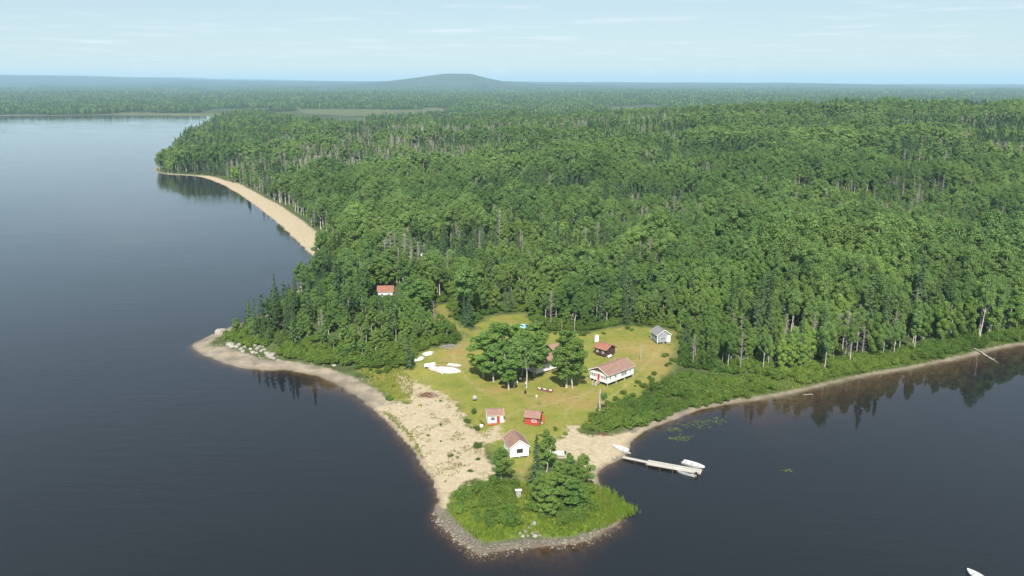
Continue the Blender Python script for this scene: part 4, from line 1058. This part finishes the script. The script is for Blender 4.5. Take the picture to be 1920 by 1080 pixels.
for px, py, hd, Lb, lb in [(785, 674, 36, 4.2, 'white upturned dinghy tucked beside the blue green spruce'), (804, 664, 44, 3.8, 'white upturned dinghy at the edge of the shrubs above the lawn')]:
    g = gp(px, py); boat('dinghy', lb, g.x, g.y, g.z, R(hd), L=Lb, B=1.7, H=.75, mat=M_HULL, flip=True)
# the heap of old hulls on the lawn
g = gp(843, 696); boat('old_hull', 'large white upturned boat hull on the lawn', g.x, g.y, g.z, R(-12), L=6.6, B=3.0, H=.95, mat=M_HULL, flip=True)
g = gp(813, 694); boat('old_hull', 'pinkish white derelict hull next to the large upturned hull', g.x, g.y, g.z - .1, R(150), L=4.4, B=2.2, H=.9, mat=M_PINKW, motor=False, bench=2, tilt=R(8))
g = gp(852, 687); boat('old_hull', 'low pale pink skiff behind the large white upturned hull', g.x, g.y, g.z, R(-18), L=4.2, B=1.3, H=.5, mat=M_PINKW, motor=False, bench=2)
g = gp(806, 690); e = empty('boat_cabin_top', g.x, g.y, g.z, R(28), 'tilted white windscreen frame leaning on the pinkish hull', 'panel')
part('panel', [bx(0, 0, 1.0, 3.2, .06, .9, 0, R(-40))], M_TRIM, e); part('strut', [bar((-1.3, .3, 0), (-1.3, 0, 1.1), .06), bar((1.3, .3, 0), (1.3, 0, 1.1), .06)], M_CONC, e)
g = gp(829, 701); e = empty('fuel_drum', g.x, g.y, g.z, 0, 'pale drum in front of the large upturned hull', 'drum')
part('drum', [tube([(0, 0, 0), (0, 0, .03), (0, 0, .85), (0, 0, .88)], [.05, .29, .29, .05], 12)], paint('pale_drum', (.55, .56, .50), .5), e); part('rim', [tube([(0, 0, .86), (0, 0, .92)], [.31, .31], 12)], M_CONC, e)

M_DOCK = paint('bleached_dock_boards', (.41, .39, .345), .85, .22, .9, .15, .4, dirt=(.36, .34, .30))
dk = empty('dock', *at(1170, 857, .4), 0, 0, 'long pale wooden dock with a narrow gangway', 'dock')
a0 = Vector((*at(1168, 857, .45), .45)); a1 = Vector((*at(1216, 867, .45), .45)); b0 = Vector((*at(1213, 867, .45), .45)); b1 = Vector((*at(1316, 885.5, .45), .45))
dk.location = (a0.x, a0.y, 0); O = Vector((a0.x, a0.y, 0))
def deck_run(p, q, width, board, zt, nm):
    d = (q - p); d.z = 0; L = d.length; u = d.normalized(); n = int(L / board); rz = math.atan2(u.y, u.x)
    me0 = None
    for i in range(n):
        c = p + u * (board * (i + .5)) - O
        if me0 is None: o_ = part('plank', [bx(0, 0, 0, board * .93, width, .045)], M_DOCK, dk); me0 = o_.data
        else: o_ = obj('plank', me0, dk)
        o_.location = (c.x, c.y, zt + random.uniform(-.006, .006)); o_.rotation_euler = (0, 0, rz + random.uniform(-.01, .01)); o_.scale = (1, 1 + random.uniform(-.015, .015), 1)
    for s in (-1, 1):
        nn = Vector((-u.y, u.x, 0)) * s * (width / 2 - .12)
        part(nm, [bar(p + nn - O + Vector((0, 0, zt - p.z - .10)), q + nn - O + Vector((0, 0, zt - q.z - .10)), .12, .14)], M_OLDW, dk)
deck_run(a0, a1, .95, .30, .47, 'beam'); deck_run(b0, b1, 2.3, .30, .52, 'beam')
u = (b1 - b0).normalized(); nrm = Vector((-u.y, u.x, 0))
for i in range(5):
    c = b0 + (b1 - b0) * (.03 + .94 * i / 4) - O
    for s in (-1, 1): part('dock_post', [tube([(c.x + nrm.x * s * 1.22, c.y + nrm.y * s * 1.22, -2.2), (c.x + nrm.x * s * 1.22, c.y + nrm.y * s * 1.22, .85 if i in (0, 4) else .55)], [.07, .065], 7)], M_OLDW, dk)
for c in (a0 + (a1 - a0) * .5,):
    for s in (-1, 1): part('dock_post', [tube([(c.x - O.x + nrm.x * s * .5, c.y - O.y + nrm.y * s * .5, -.8), (c.x - O.x + nrm.x * s * .5, c.y - O.y + nrm.y * s * .5, .6)], [.06, .06], 7)], M_OLDW, dk)

# ------------------------------------------------------------------ the car
g = gp(984, 617); e = empty('parked_car', g.x, g.y, g.z, R(-35), 'pale teal car parked on the grass behind the lawn trees', 'car')
def loft(sections):
    V = []; F = []; n = len(sections[0])
    for s in sections: V += s
    for i in range(len(sections) - 1):
        for j in range(n): F.append((i * n + j, i * n + (j + 1) % n, (i + 1) * n + (j + 1) % n, (i + 1) * n + j))
    F += [tuple(range(n))[::-1], tuple((len(sections) - 1) * n + j for j in range(n))]
    return V, F
def csec(x, hw, z0, z1, r=.12): return [(x, -hw + r, z0), (x, hw - r, z0), (x, hw, z0 + r), (x, hw, z1 - r), (x, hw - r, z1), (x, -hw + r, z1), (x, -hw, z1 - r), (x, -hw, z0 + r)]
body = part('body', [loft([csec(-2.1, .78, .45, .85), csec(-1.9, .86, .32, .98), csec(-.9, .88, .30, 1.0), (csec(.8, .88, .30, .99)), csec(1.8, .84, .32, .86), csec(2.1, .74, .42, .74)])], M_TEAL, e, True)
cab = part('cabin_roof', [loft([csec(-1.75, .72, .98, 1.02, .02), csec(-1.25, .68, .98, 1.50), csec(.25, .68, .98, 1.54), csec(.95, .72, .98, 1.02, .02)])], M_TEAL, e, True)
part('windscreen', [([(.34, -.6, 1.46), (.34, .6, 1.46), (.90, .66, 1.06), (.90, -.66, 1.06), (.32, -.6, 1.44), (.32, .6, 1.44), (.88, .66, 1.03), (.88, -.66, 1.03)], [(0, 3, 2, 1), (4, 5, 6, 7), (0, 1, 5, 4), (2, 3, 7, 6)])], M_GLASS, e).location = (.06, 0, .05)
for s in (-1, 1): part('side_window', [bx(-.5, s * .71, 1.24, 1.45, .02, .32)], M_GLASS, e)
for sx_ in (-1.3, 1.3):
    for s in (-1, 1):
        wh = part('wheel', [tube([(sx_, s * .66, .32), (sx_, s * .68, .32), (sx_, s * .86, .32), (sx_, s * .88, .32)], [.2, .32, .32, .2], 14)], M_BLACK, e)
        part('rim', [tube([(sx_, s * .87, .32), (sx_, s * .90, .32)], [.18, .16], 10)], M_CONC, wh)
for s in (-1, 1): part('headlight', [bx(2.06, s * .52, .64, .06, .26, .14)], M_TRIM, e)

# ------------------------------------------------------------------ poles, mast, snag
def pole(label, px, py, H, r=.09, mat=None, arm=False, lean=0.0, name='pole'):
    g = gp(px, py); e = empty(name, g.x, g.y, g.z, 0, label, 'pole')
    part('shaft', [tube([(0, 0, -.4), (lean * .5, 0, H * .5), (lean, 0, H)], [r, r * .9, r * .75], 7)], mat or M_DRIFT, e)
    part('cap', [tube([(lean, 0, H), (lean, 0, H + .08)], [r * 1.1, r * .6], 7)], M_CONC, e)
    if arm: part('crossarm', [bx(-.35, 0, H - .25, .95, .07, .07)], mat or M_DRIFT, e)
pole('bare pale pole in the dry grass behind the white cottage', 1201, 677, 5.0, .10)
pole('tall pale pole with a crossarm at the wood edge behind the hidden woodshed', 1077, 628, 5.5, .10, arm=True)
pole('thin pale pole standing between the teal car and the crossarm pole', 1053, 626, 4.2, .07)
pole('short thin pole just in front of the teal car', 981, 625, 2.4, .06)
g = gp(793, 522); e = empty('antenna_mast', g.x, g.y, g.z, 0, 'slim grey antenna mast rising above the trees beyond the white woodland cabin', 'mast')
part('mast', [tube([(0, 0, 0), (0, 0, 14)], [.09, .06], 6)], M_CONC, e)
for z in (9.5, 10.6): part('crossbar', [bx(0, 0, z, 1.3, .06, .06)], M_TRIM, e)
part('reflector', [bx(-.4, -.1, 10.0, .5, .08, .7)], M_TRIM, e)
g = gp(1124, 773); e = empty('tree_snag', g.x, g.y, g.z, 0, 'broken bare trunk with one leafy branch in front of the white cottage', 'tree')
part('trunk', [tube([(0, 0, -.4), (.05, 0, 1.5), (-.05, 0, 3.5), (.05, .05, 5.6), (.12, .05, 6.3)], [.36, .28, .25, .22, .06], 8)], M_GREYWOOD, e, True)
part('limb', [tube([(0, 0, 4.0), (.7, -.1, 4.6), (1.2, -.1, 4.7)], [.1, .07, .03], 5), tube([(0, 0, 4.6), (-.4, .2, 5.3)], [.07, .02], 4)], M_GREYWOOD, e)
o_ = obj('crown', crown_from_blobs('snag_leaves', [(.9, -.1, 4.7, .75, .6), (1.25, -.1, 4.1, .6, .55), (.8, .2, 3.6, .5, .5)], 330, .17, 777, M_BIRCH), e)
# leaning poles on the cove sand
g = gp(1044, 852); e = empty('leaning_poles', g.x, g.y, g.z, 0, 'pair of leaning grey poles over the white boat behind the point trees', 'pole')
for a_, b_ in (((0, .3, 0), (-1.0, .3, 4.4)), ((.5, .2, 0), (-.75, .3, 4.3))): part('pole', [bar(a_, b_, .12)], M_DRIFT, e)
pole('pale post beside the spruce on the point', 1024, 872, 3.0, .07, M_TRIM, name='post')

# ------------------------------------------------------------------ yard things
g = gp(890, 751); e = empty('covered_grill', g.x, g.y, g.z, .2, 'grey covered grill standing alone on the lawn', 'grill')
part('cover', [loft([[(x * k, y * k, z) for x, y in ((-.5, -.32), (.5, -.32), (.5, .32), (-.5, .32))] for z, k in ((.45, 1.0), (.9, 1.02), (1.15, .85), (1.35, .45))])], M_CONC, e)
part('cart', [bx(0, 0, .27, .9, .55, .3)], M_BLACK, e)
for a_ in (-1, 1):
    for b_ in (-1, 1): part('leg', [bx(a_ * .38, b_ * .22, .06, .06, .06, .12)], M_BLACK, e)
def chair(label, px, py, rot):
    g = gp(px, py); e = empty('lawn_chair', g.x, g.y, g.z, rot, label, 'chair')
    part('seat', [bx(0, 0, .42, .55, .52, .05)], M_TRIM, e); part('backrest', [bx(0, .26, .75, .55, .05, .62, 0, R(12))], M_TRIM, e)
    for a_ in (-1, 1):
        part('armrest', [bx(a_ * .29, 0, .66, .06, .5, .04)], M_TRIM, e)
        for b_ in (-1, 1): part('leg', [bx(a_ * .25, b_ * .22, .2, .05, .05, .42)], M_TRIM, e)
chair('white plastic chair in the shade, the one nearer the twin stems', 968, 720, R(200)); chair('white plastic chair in the shade, the one farther back', 976, 714, R(170))
g = gp(985, 738); e = empty('iron_stove', g.x, g.y, g.z, 0, 'small black iron stove on the grass in front of the standing person', 'stove')
part('firebox', [bx(0, 0, .42, .55, .5, .5)], M_BLACK, e); part('chimney_pipe', [tube([(0, .1, .67), (0, .1, 1.15)], [.07, .07], 8)], M_BLACK, e)
for a_ in (-1, 1):
    for b_ in (-1, 1): part('leg', [bx(a_ * .22, b_ * .2, .09, .05, .05, .2)], M_BLACK, e)
a_ = gp(1008, 730); b_ = gp(1035, 736); e = empty('wooden_trough', a_.x, a_.y, (a_.z + b_.z) / 2, math.atan2(b_.y - a_.y, b_.x - a_.x), 'long low reddish wooden flower trough on the lawn', 'planter')
Lt = (b_ - a_).length; M_TR = paint('reddish_wood', (.20, .085, .06), .8, .2, 3)
part('side_board', [bx(Lt / 2, -.42, .22, Lt, .07, .42)], M_TR, e); part('side_board', [bx(Lt / 2, .42, .22, Lt, .07, .42)], M_TR, e)
for q in (0, 1): part('end_board', [bx(Lt * q, 0, .22, .07, .9, .42)], M_TR, e)
part('soil', [bx(Lt / 2, 0, .26, Lt - .1, .76, .12)], M_DARK, e)
part('flowers', [xf(Matrix.Translation((Lt * t, random.uniform(-.2, .2), .45)), tube([(0, 0, -.15), (0, 0, 0), (0, 0, .14), (0, 0, .2)], [.1, .2, .17, .03], 7)) for t in (.08, .2, .42, .55, .82, .93)], M_TRIM, e)

def lump(r_, seed, n=2, flat=.7):
    import bmesh
    bm = bmesh.new(); bmesh.ops.create_icosphere(bm, subdivisions=n, radius=r_); rr = random.Random(seed); off = Vector((rr.random() * 50, rr.random() * 50, rr.random() * 50))
    from mathutils import noise
    for v in bm.verts:
        k = 1 + .55 * noise.noise(v.co / r_ * 1.2 + off) + .28 * noise.noise(v.co / r_ * 2.6 + off); v.co *= k; v.co.z *= flat
    me = bpy.data.meshes.new('rock'); bm.to_mesh(me); bm.free(); me.materials.append(M_ROCK)
    return me
ROCKS = [lump(1.0, i) for i in range(6)]
def rock(label, px, py, r_, group=None, name='boulder', flat=1.0):
    g = gp(px, py); o = obj(name, random.choice(PALES if r_ > .42 else ROCKS), None, (g.x, g.y, g.z + r_ * .12), (0, 0, random.random() * 6.28), (r_ * random.uniform(.9, 1.2), r_ * random.uniform(.8, 1.05), r_ * flat))
    return tag(o, label, 'rock', group)
M_PALE = paint('whitish_rock', (.30, .28, .245), .9, .3, 1.6, .15, .7, dirt=(.20, .185, .16)); PALES = [lump(1.0, 20 + i) for i in range(5)]
for m_ in PALES: m_.materials.clear(); m_.materials.append(M_PALE)
rock('biggest pale boulder at the back of the rocky spit', 413, 625, 1.7); rock('second pale boulder just in front of the shrubs on the spit', 432, 649, 1.6)
rock('lone white rock on the gravel below the wooded bank', 627, 686, .6); rock('long pale boulder in front of the bank shrubs', 507, 668, 1.4, flat=.8)
for px, py in [(443, 651), (452, 655), (461, 651), (470, 655), (478, 648), (483, 654), (490, 658), (487, 650), (494, 651), (500, 662), (513, 673), (456, 660), (474, 661), (467, 646), (496, 656), (521, 676), (449, 647), (481, 662)]:
    rock('pale boulder in the scatter between the spit and the bank shrubs', px, py, random.uniform(.45, .85), 'boulders scattered on the spit')
rock('white stone beside the end of the point footpath', 1002, 982, .5)
for px, py in [(985, 996), (992, 990), (998, 1000), (1008, 998), (975, 1000), (1003, 1006), (990, 1005), (1012, 1004), (980, 1006), (996, 984)]:
    rock('pale stone at the foot of the point path', px, py, random.uniform(.28, .45), 'stones at the foot of the point path')
for px, py in [(1047, 741), (1053, 739), (1059, 741), (1055, 743), (1049, 743)]: rock('stone in the small ring on the lawn', px, py, .22, 'stones of the ring on the lawn')
rock('dark stone at the tip of the cove sand', 1151, 859, .45)
# loose stones round the point and along the waterline
rr = np.random.default_rng(5); sx0 = at(960, 1020); Vs, Fs, off = [], [], 0
rv = [np.array([v.co[:] for v in lump(1.0, 40 + i, 1).vertices]) for i in range(4)]; rfc = np.array([p.vertices[:] for p in ROCKS[0].polygons]) if False else None
import bmesh
bm = bmesh.new(); bmesh.ops.create_icosphere(bm, subdivisions=1, radius=1.0); tri = np.array([[v.index for v in f.verts] for f in bm.faces]); bm.free()
def stone_mass(name, label, X, Y, size):
    Vs, Fs, off = [], [], 0; Zs = height(X, Y)
    for i in range(len(X)):
        an = rr.random() * 6.283; ca, sa = math.cos(an), math.sin(an); s = size * (.5 + 1.0 * rr.random() ** 2.2); v = rv[i % 4] * s * np.array([1, rr.uniform(.7, 1), rr.uniform(.7, 1)])
        v = np.stack([v[:, 0] * ca - v[:, 1] * sa + X[i], v[:, 0] * sa + v[:, 1] * ca + Y[i], v[:, 2] + Zs[i] + s * .1], -1); Vs.append(v); Fs.append(tri + off); off += len(v)
    tag(obj(name, np_mesh(name, np.vstack(Vs), np.vstack(Fs), [M_ROCK])), label, 'stones', kind='stuff')
X = rr.uniform(-26, 30, 9000); Y = rr.uniform(118, 150, 9000); dd = poly_sd(X, Y, LAND); k = (dd > -1.1) & (dd < 2.2 * rr.random(9000) ** 1.2) & (vnoise(X, Y, 5, 62) > .28) & (Y < 143) & (rr.random(9000) < .8)
stone_mass('loose_stones', 'grey stones strewn along the waterline of the point', X[k], Y[k], .21)
X = rr.uniform(-110, -20, 7000); Y = rr.uniform(180, 270, 7000); dd = poly_sd(X, Y, LAND); k = (dd > .3) & (dd < 13) & (vnoise(X, Y, 6, 61) > .52) & (rr.random(7000) < .55)
stone_mass('loose_stones', 'scattered stones along the left bay shore', X[k], Y[k], .26)

# ------------------------------------------------------------------ driftwood, brush, boards
def log(label, p, q, r_, branches=0, name='driftwood_log', zz=.15):
    a_ = Vector((*p, 0)); b_ = Vector((*q, 0)); a_.z = max(h1(a_.x, a_.y), -.05) + zz; b_.z = max(h1(b_.x, b_.y), -.05) + zz
    e = empty(name, a_.x, a_.y, a_.z, 0, label, 'log'); d = b_ - a_
    part('stem', [tube([(0, 0, 0), tuple(d * .35 + Vector((.1, .1, .05))), tuple(d * .7), tuple(d)], [r_, r_ * .85, r_ * .65, r_ * .3], 7)], M_DRIFT, e, True)
    for i in range(branches):
        t = .45 + .5 * random.random(); c = d * t; part('branch', [tube([tuple(c), tuple(c + Vector((random.uniform(-1.3, 1.3), random.uniform(-.8, .8), random.uniform(.1, .6))))], [r_ * .35, .02], 5)], M_DRIFT, e)
log('long bleached driftwood log reaching into the bay', at(1821, 653), at(1872, 681), .26, 8)
log('short driftwood log lying on the bay bank', at(1570, 704), at(1592, 700), .14, 2); log('driftwood root on the bend of the bay shore', at(1303, 758), at(1322, 757), .2, 5)
log('thin stranded log at the bay waterline', at(1524, 740), at(1505, 741), .1, 1)
def brush(name, label, px, py, R_, n, mat, H, seed):
    g = gp(px, py); e = empty(name, g.x, g.y, g.z, 0, label, 'brush pile'); r_ = random.Random(seed); sh_ = []
    for i in range(n):
        an = r_.random() * 6.28; ro = R_ * math.sqrt(r_.random()); c = Vector((math.cos(an) * ro, math.sin(an) * ro * .7, H * (1 - ro / R_) * r_.random())); d = Vector((r_.uniform(-1, 1), r_.uniform(-1, 1), r_.uniform(-.25, .35))) * r_.uniform(.5, 1.1)
        sh_.append(tube([tuple(c - d), tuple(c + d)], [.05, .02], 4))
    part('sticks', sh_[: n // 2], mat, e); part('twigs', sh_[n // 2:], mat, e)
brush('brush_pile', 'grey pile of cut branches between the shrubs and the lawn', 840, 650, 2.6, 120, M_GREYWOOD, 1.1, 1)
brush('brush_pile', 'reddish brown heap of dead brush at the top of the sand', 803, 741, 2.8, 140, M_RUST, .6, 2)
brush('brush_pile', 'small brown brush heap at the top of the cove sand', 1128, 814, 1.2, 50, M_RUST, .45, 3)
g = gp(903, 797); e = empty('leaning_boards', g.x, g.y, g.z, R(-60), 'dark boards and a white tub leaning beside the white cabin with the red door', 'boards')
for i in range(3): part('board', [bx(-.3 + .35 * i, .1 * i, .75, .28, .06, 2.2, 0, R(38))], M_DARK if i != 1 else M_CONC, e)
part('tub', [tube([(.9, -.5, 0), (.9, -.5, .05), (.9, -.5, .5)], [.1, .4, .46], 10)], M_TRIM, e)
g = gp(923, 797); e = empty('red_kayak', g.x, g.y, g.z, R(12), 'short bright red kayak on the ground before the red door cabin', 'kayak')
part('hull', [loft([[(x, math.cos(t_) * w_, .22 + math.sin(t_) * w_ * .55) for t_ in [j * math.pi / 4 for j in range(8)]] for x, w_ in ((-1.2, .03), (-.9, .2), (-.4, .33), (.3, .33), (.85, .2), (1.2, .03))])], paint('bright_red_plastic', (.50, .07, .04), .4), e, True)
part('cockpit', [tube([(0, 0, .38), (0, 0, .43)], [.24, .22], 10)], M_BLACK, e)
g = gp(943, 791); e = empty('stacked_boards', g.x, g.y, g.z, R(8), 'pale yellow boards stacked at the right wall of the white cabin with the red door', 'boards')
for i in range(4): part('board', [bx(0, 0, .07 + .14 * i, .9, .35, .11, R(3 * i))], paint('pale_yellow_wood_%d' % i, (.55, .48, .25), .7), e)
g = gp(1143, 671); e = empty('gas_tank', g.x, g.y, g.z, R(50), 'white tank lying at the corner of the brown shed', 'tank')
part('tank', [tube([(-.95, 0, .55), (-.85, 0, .55), (.85, 0, .55), (.95, 0, .55)], [.12, .36, .36, .12], 12)], M_TRIM, e, True)
for q in (-.5, .5): part('foot', [bx(q, 0, .1, .12, .5, .24)], M_CONC, e)
g = gp(787, 764); e = empty('float', g.x, g.y, g.z, 0, 'small yellow float on the upper sand', 'float')
part('ball', [tube([(0, 0, 0), (0, 0, .08), (0, 0, .25), (0, 0, .42), (0, 0, .5)], [.04, .2, .26, .2, .04], 10)], M_YEL, e, True); part('ring', [tube([(0, 0, .5), (0, 0, .6)], [.06, .05], 6)], M_BLACK, e)

# ------------------------------------------------------------------ people
def person(label, px, py, rot, shirt, trousers, hair, H=1.72, bend=.0):
    g = gp(px, py); k = H / 1.72
    m, t, out = new_mat('clothes'); b = NB(t); z = b.n('ShaderNodeSeparateXYZ'); b.put(z.inputs[0], b.n('ShaderNodeTexCoord').outputs['Object'])
    ax = b.math('ABSOLUTE', z.outputs['X']); zz = b.math('DIVIDE', z.outputs['Z'], k)
    c = b.mix(b.math('GREATER_THAN', zz, .93), trousers, shirt); c = b.mix(b.math('GREATER_THAN', zz, 1.44), c, (.42, .26, .19)); c = b.mix(b.math('LESS_THAN', zz, .07), c, (.03, .03, .03))
    c = b.mix(b.math('GREATER_THAN', ax, .245 * k), c, (.42, .26, .19))
    p = b.n('ShaderNodeBsdfPrincipled'); b.put(p.inputs['Base Color'], c); p.inputs['Roughness'].default_value = .8; t.links.new(p.outputs[0], out.inputs[0])
    pts = [(0, 0, .95, .15), (0, .01, 1.15, .145), (0, 0, 1.36, .16), (0, 0, 1.48, .065), (0, -.02, 1.56, .085), (0, -.03, 1.64, .10), (0, -.01, 1.70, .06)]; ed = [(0, 1), (1, 2), (2, 3), (3, 4), (4, 5), (5, 6)]
    for s in (-1, 1):
        n = len(pts); pts += [(s * .10, 0, .86, .10), (s * .11, -.02, .5, .065), (s * .11, .02, .10, .045), (s * .12, -.14, .04, .035)]; ed += [(0, n), (n, n + 1), (n + 1, n + 2), (n + 2, n + 3)]
        n = len(pts); pts += [(s * .19, 0, 1.39, .062), (s * .235, .02, 1.12, .046), (s * .255, -.06, .88, .034), (s * .258, -.09, .80, .032)]; ed += [(2, n), (n, n + 1), (n + 1, n + 2), (n + 2, n + 3)]
        h = n + 3
        for f_ in range(5):
            n = len(pts); fx_ = -.03 + .015 * f_ ; pts += [(s * .262, -.09 + fx_, .745, .009), (s * .250, -.095 + fx_, .70 + .01 * abs(f_ - 2), .008)]; ed += [(h, n), (n, n + 1)]
    me = bpy.data.meshes.new('person'); me.from_pydata([(x * k, y * k - bend * max(0, z_ - .95), z_ * k) for x, y, z_, _ in pts], ed, []); me.materials.append(m)
    o = obj('person', me, None, (g.x, g.y, g.z), (0, 0, rot)); md = o.modifiers.new('skin', 'SKIN')
    for i, v in enumerate(me.skin_vertices[0].data): v.radius = (pts[i][3] * k,) * 2; v.use_root = i == 0
    md.use_smooth_shade = True; sb_ = o.modifiers.new('sub', 'SUBSURF'); sb_.levels = 1; sb_.render_levels = 1
    tag(o, label, 'person')
    hv = lump(1.0, 77, 2, 1.0).copy(); hv.materials.clear(); hv.materials.append(paint('hair', hair, .8)); h_ = obj('hair', hv, o, (0, -.005 * k - bend * .7, 1.68 * k), (0, 0, 0), (.095 * k, .105 * k, .075 * k))
    return o
person('person in a pale top standing by the white stemmed aspen', 986, 726, R(15), (.55, .53, .48), (.06, .07, .10), (.05, .035, .025))
person('person in light clothes standing on the open lawn', 1006, 750, R(-30), (.58, .56, .52), (.48, .46, .42), (.04, .03, .025), 1.65)

# ------------------------------------------------------------------ grasses, flowers and lily pads
def blades(name, label, cat, X, Y, hmin, hmax, ca, cb, per=5, wd=.05, z=None, seed=0):
    r_ = np.random.default_rng(seed); n = len(X); Zs = height(X, Y) if z is None else np.full(n, z)
    X = np.repeat(X, per) + r_.normal(size=n * per) * .12; Y = np.repeat(Y, per) + r_.normal(size=n * per) * .12; Zs = np.repeat(Zs, per) - .03
    an = r_.random(n * per) * 6.283; h_ = r_.uniform(hmin, hmax, n * per); lx = np.cos(an) * h_ * .35; ly = np.sin(an) * h_ * .35; px_ = -np.sin(an) * wd; py_ = np.cos(an) * wd
    V = np.stack([np.stack([X - px_, Y - py_, Zs], -1), np.stack([X + px_, Y + py_, Zs], -1), np.stack([X + lx, Y + ly, Zs + h_], -1)], 1).reshape(-1, 3)
    me = np_mesh(name, V, np.arange(len(V)).reshape(-1, 3), [leaf_mat(name, ca, cb, .4)]); set_tone(me, r_.random(n * per), 3)
    return tag(obj(name, me), label, cat, kind='stuff')
def in_poly(poly, n, seed):
    r_ = np.random.default_rng(seed); x0, y0 = poly.min(0); x1, y1 = poly.max(0); X = r_.uniform(x0, x1, n); Y = r_.uniform(y0, y1, n); k = poly_sd(X, Y, poly) > 0
    return X[k], Y[k]
X, Y = in_poly(LUSH, 9000, 1); k = poly_sd(X, Y, LAND) > .5
blades('shore_grass', 'bright green shore grass covering the point', 'grass', X[k], Y[k], .3, .9, (.10, .18, .028), (.25, .29, .05), 5, .07, seed=1)
REED = gpoly([(1112, 905), (1150, 915), (1178, 940), (1212, 962), (1180, 974), (1148, 988), (1130, 985), (1140, 950)])
X, Y = in_poly(REED, 3600, 2); q_ = np.random.default_rng(9).random(len(X)) < sstep(-9, 1.5, poly_sd(X, Y, LAND)) * sstep(0, 3.0, poly_sd(X, Y, REED)); X, Y = X[q_], Y[q_]
blades('reeds', 'yellow green reeds growing out of the water at the point', 'reeds', X, Y, .5, 1.1, (.16, .25, .03), (.26, .32, .04), 5, .06, z=-.1, seed=2)
EDG = gpoly([(672, 690), (750, 690), (775, 712), (770, 748), (735, 748), (700, 722)]); X, Y = in_poly(EDG, 2600, 3)
blades('meadow_grass', 'rough meadow grass between the left bay and the sandy track', 'grass', X, Y, .2, .6, (.17, .22, .035), (.25, .24, .05), 4, .06, seed=3)
X = rr.uniform(-45, 10, 14000); Y = rr.uniform(150, 215, 14000); sdS = poly_sd(X, Y, SAND[0]); k = (sdS > .5) & (vnoise(X, Y, 3.2, 71) * .6 + vnoise(X, Y, 1.3, 72) * .4 > .56)
blades('beach_grass', 'tufts of beach grass dotted over the sand', 'grass', X[k], Y[k], .12, .38, (.17, .19, .05), (.22, .19, .07), 6, .05, seed=4)
X, Y = in_poly(gpoly([(712, 772), (742, 795), (770, 828), (790, 860), (796, 858), (780, 826), (752, 792), (728, 772)]), 3000, 6)
blades('beach_grass', 'green strip of grass along the waterline of the left bay', 'grass', X, Y, .2, .5, (.17, .22, .03), (.24, .25, .05), 5, .06, seed=5)
X, Y = jitter_grid(60, 185, 165, 300, .55, rr); dd = poly_sd(X, Y, LAND); k = (dd > 1.6) & (dd < 9) & (rr.random(len(X)) < .8)
blades('shore_grass', 'green grass strip along the bay shore', 'grass', X[k], Y[k], .25, .7, (.15, .235, .035), (.22, .27, .04), 4, .08, seed=7)
X, Y = in_poly(LAWN, 16000, 8); k = (vnoise(X, Y, 5, 81) > .45)
blades('lawn_tufts', 'uneven tufts in the mown lawn around the cabins', 'grass', X[k], Y[k], .06, .18, (.13, .155, .03), (.20, .185, .05), 3, .06, seed=8)
X, Y = in_poly(gpoly([(818, 600), (838, 603), (858, 622), (868, 634), (850, 628), (828, 616)]), 900, 12)
blades('orange_flowers', 'orange yellow flower patch beside the grassy track', 'flowers', X, Y, .4, .9, (.30, .24, .04), (.42, .23, .03), 5, .09, seed=12)
# lily pads
r_ = np.random.default_rng(31); LP = np.array([at(*p) for p in [(1232, 815), (1262, 795), (1310, 782), (1362, 780), (1366, 792), (1320, 806), (1290, 826), (1245, 830)]])
X, Y = in_poly(LP, 1500, 33); k = vnoise(X, Y, 2.2, 91) * .6 + vnoise(X, Y, .9, 92) * .4 > .50; X, Y = X[k], Y[k]
X2, Y2 = np.array([at(1478 + r_.normal() * 6, 883 + r_.normal() * 2.0) for _ in range(26)]).T; X = np.concatenate([X, X2]); Y = np.concatenate([Y, Y2])
V = []; F = []
for i in range(len(X)):
    s = r_.uniform(.08, .2); a0_ = r_.random() * 6.28; o = len(V); V.append((X[i], Y[i], .015))
    for j in range(7): V.append((X[i] + math.cos(a0_ + j * .95) * s, Y[i] + math.sin(a0_ + j * .95) * s, .012 + .01 * r_.random()))
    F += [(o, o + 1 + j, o + 2 + j) for j in range(6)]
me = np_mesh('lily_pads', np.array(V), np.array(F), [leaf_mat('lily_pads', (.10, .13, .03), (.16, .17, .045), .2)]); a = me.attributes.new('tone', 'FLOAT', 'POINT'); a.data.foreach_set('value', r_.random(len(V)).astype(np.float32))
tag(obj('lily_pads', me), 'yellow green lily pads floating in the bay', 'lily pads', kind='stuff')
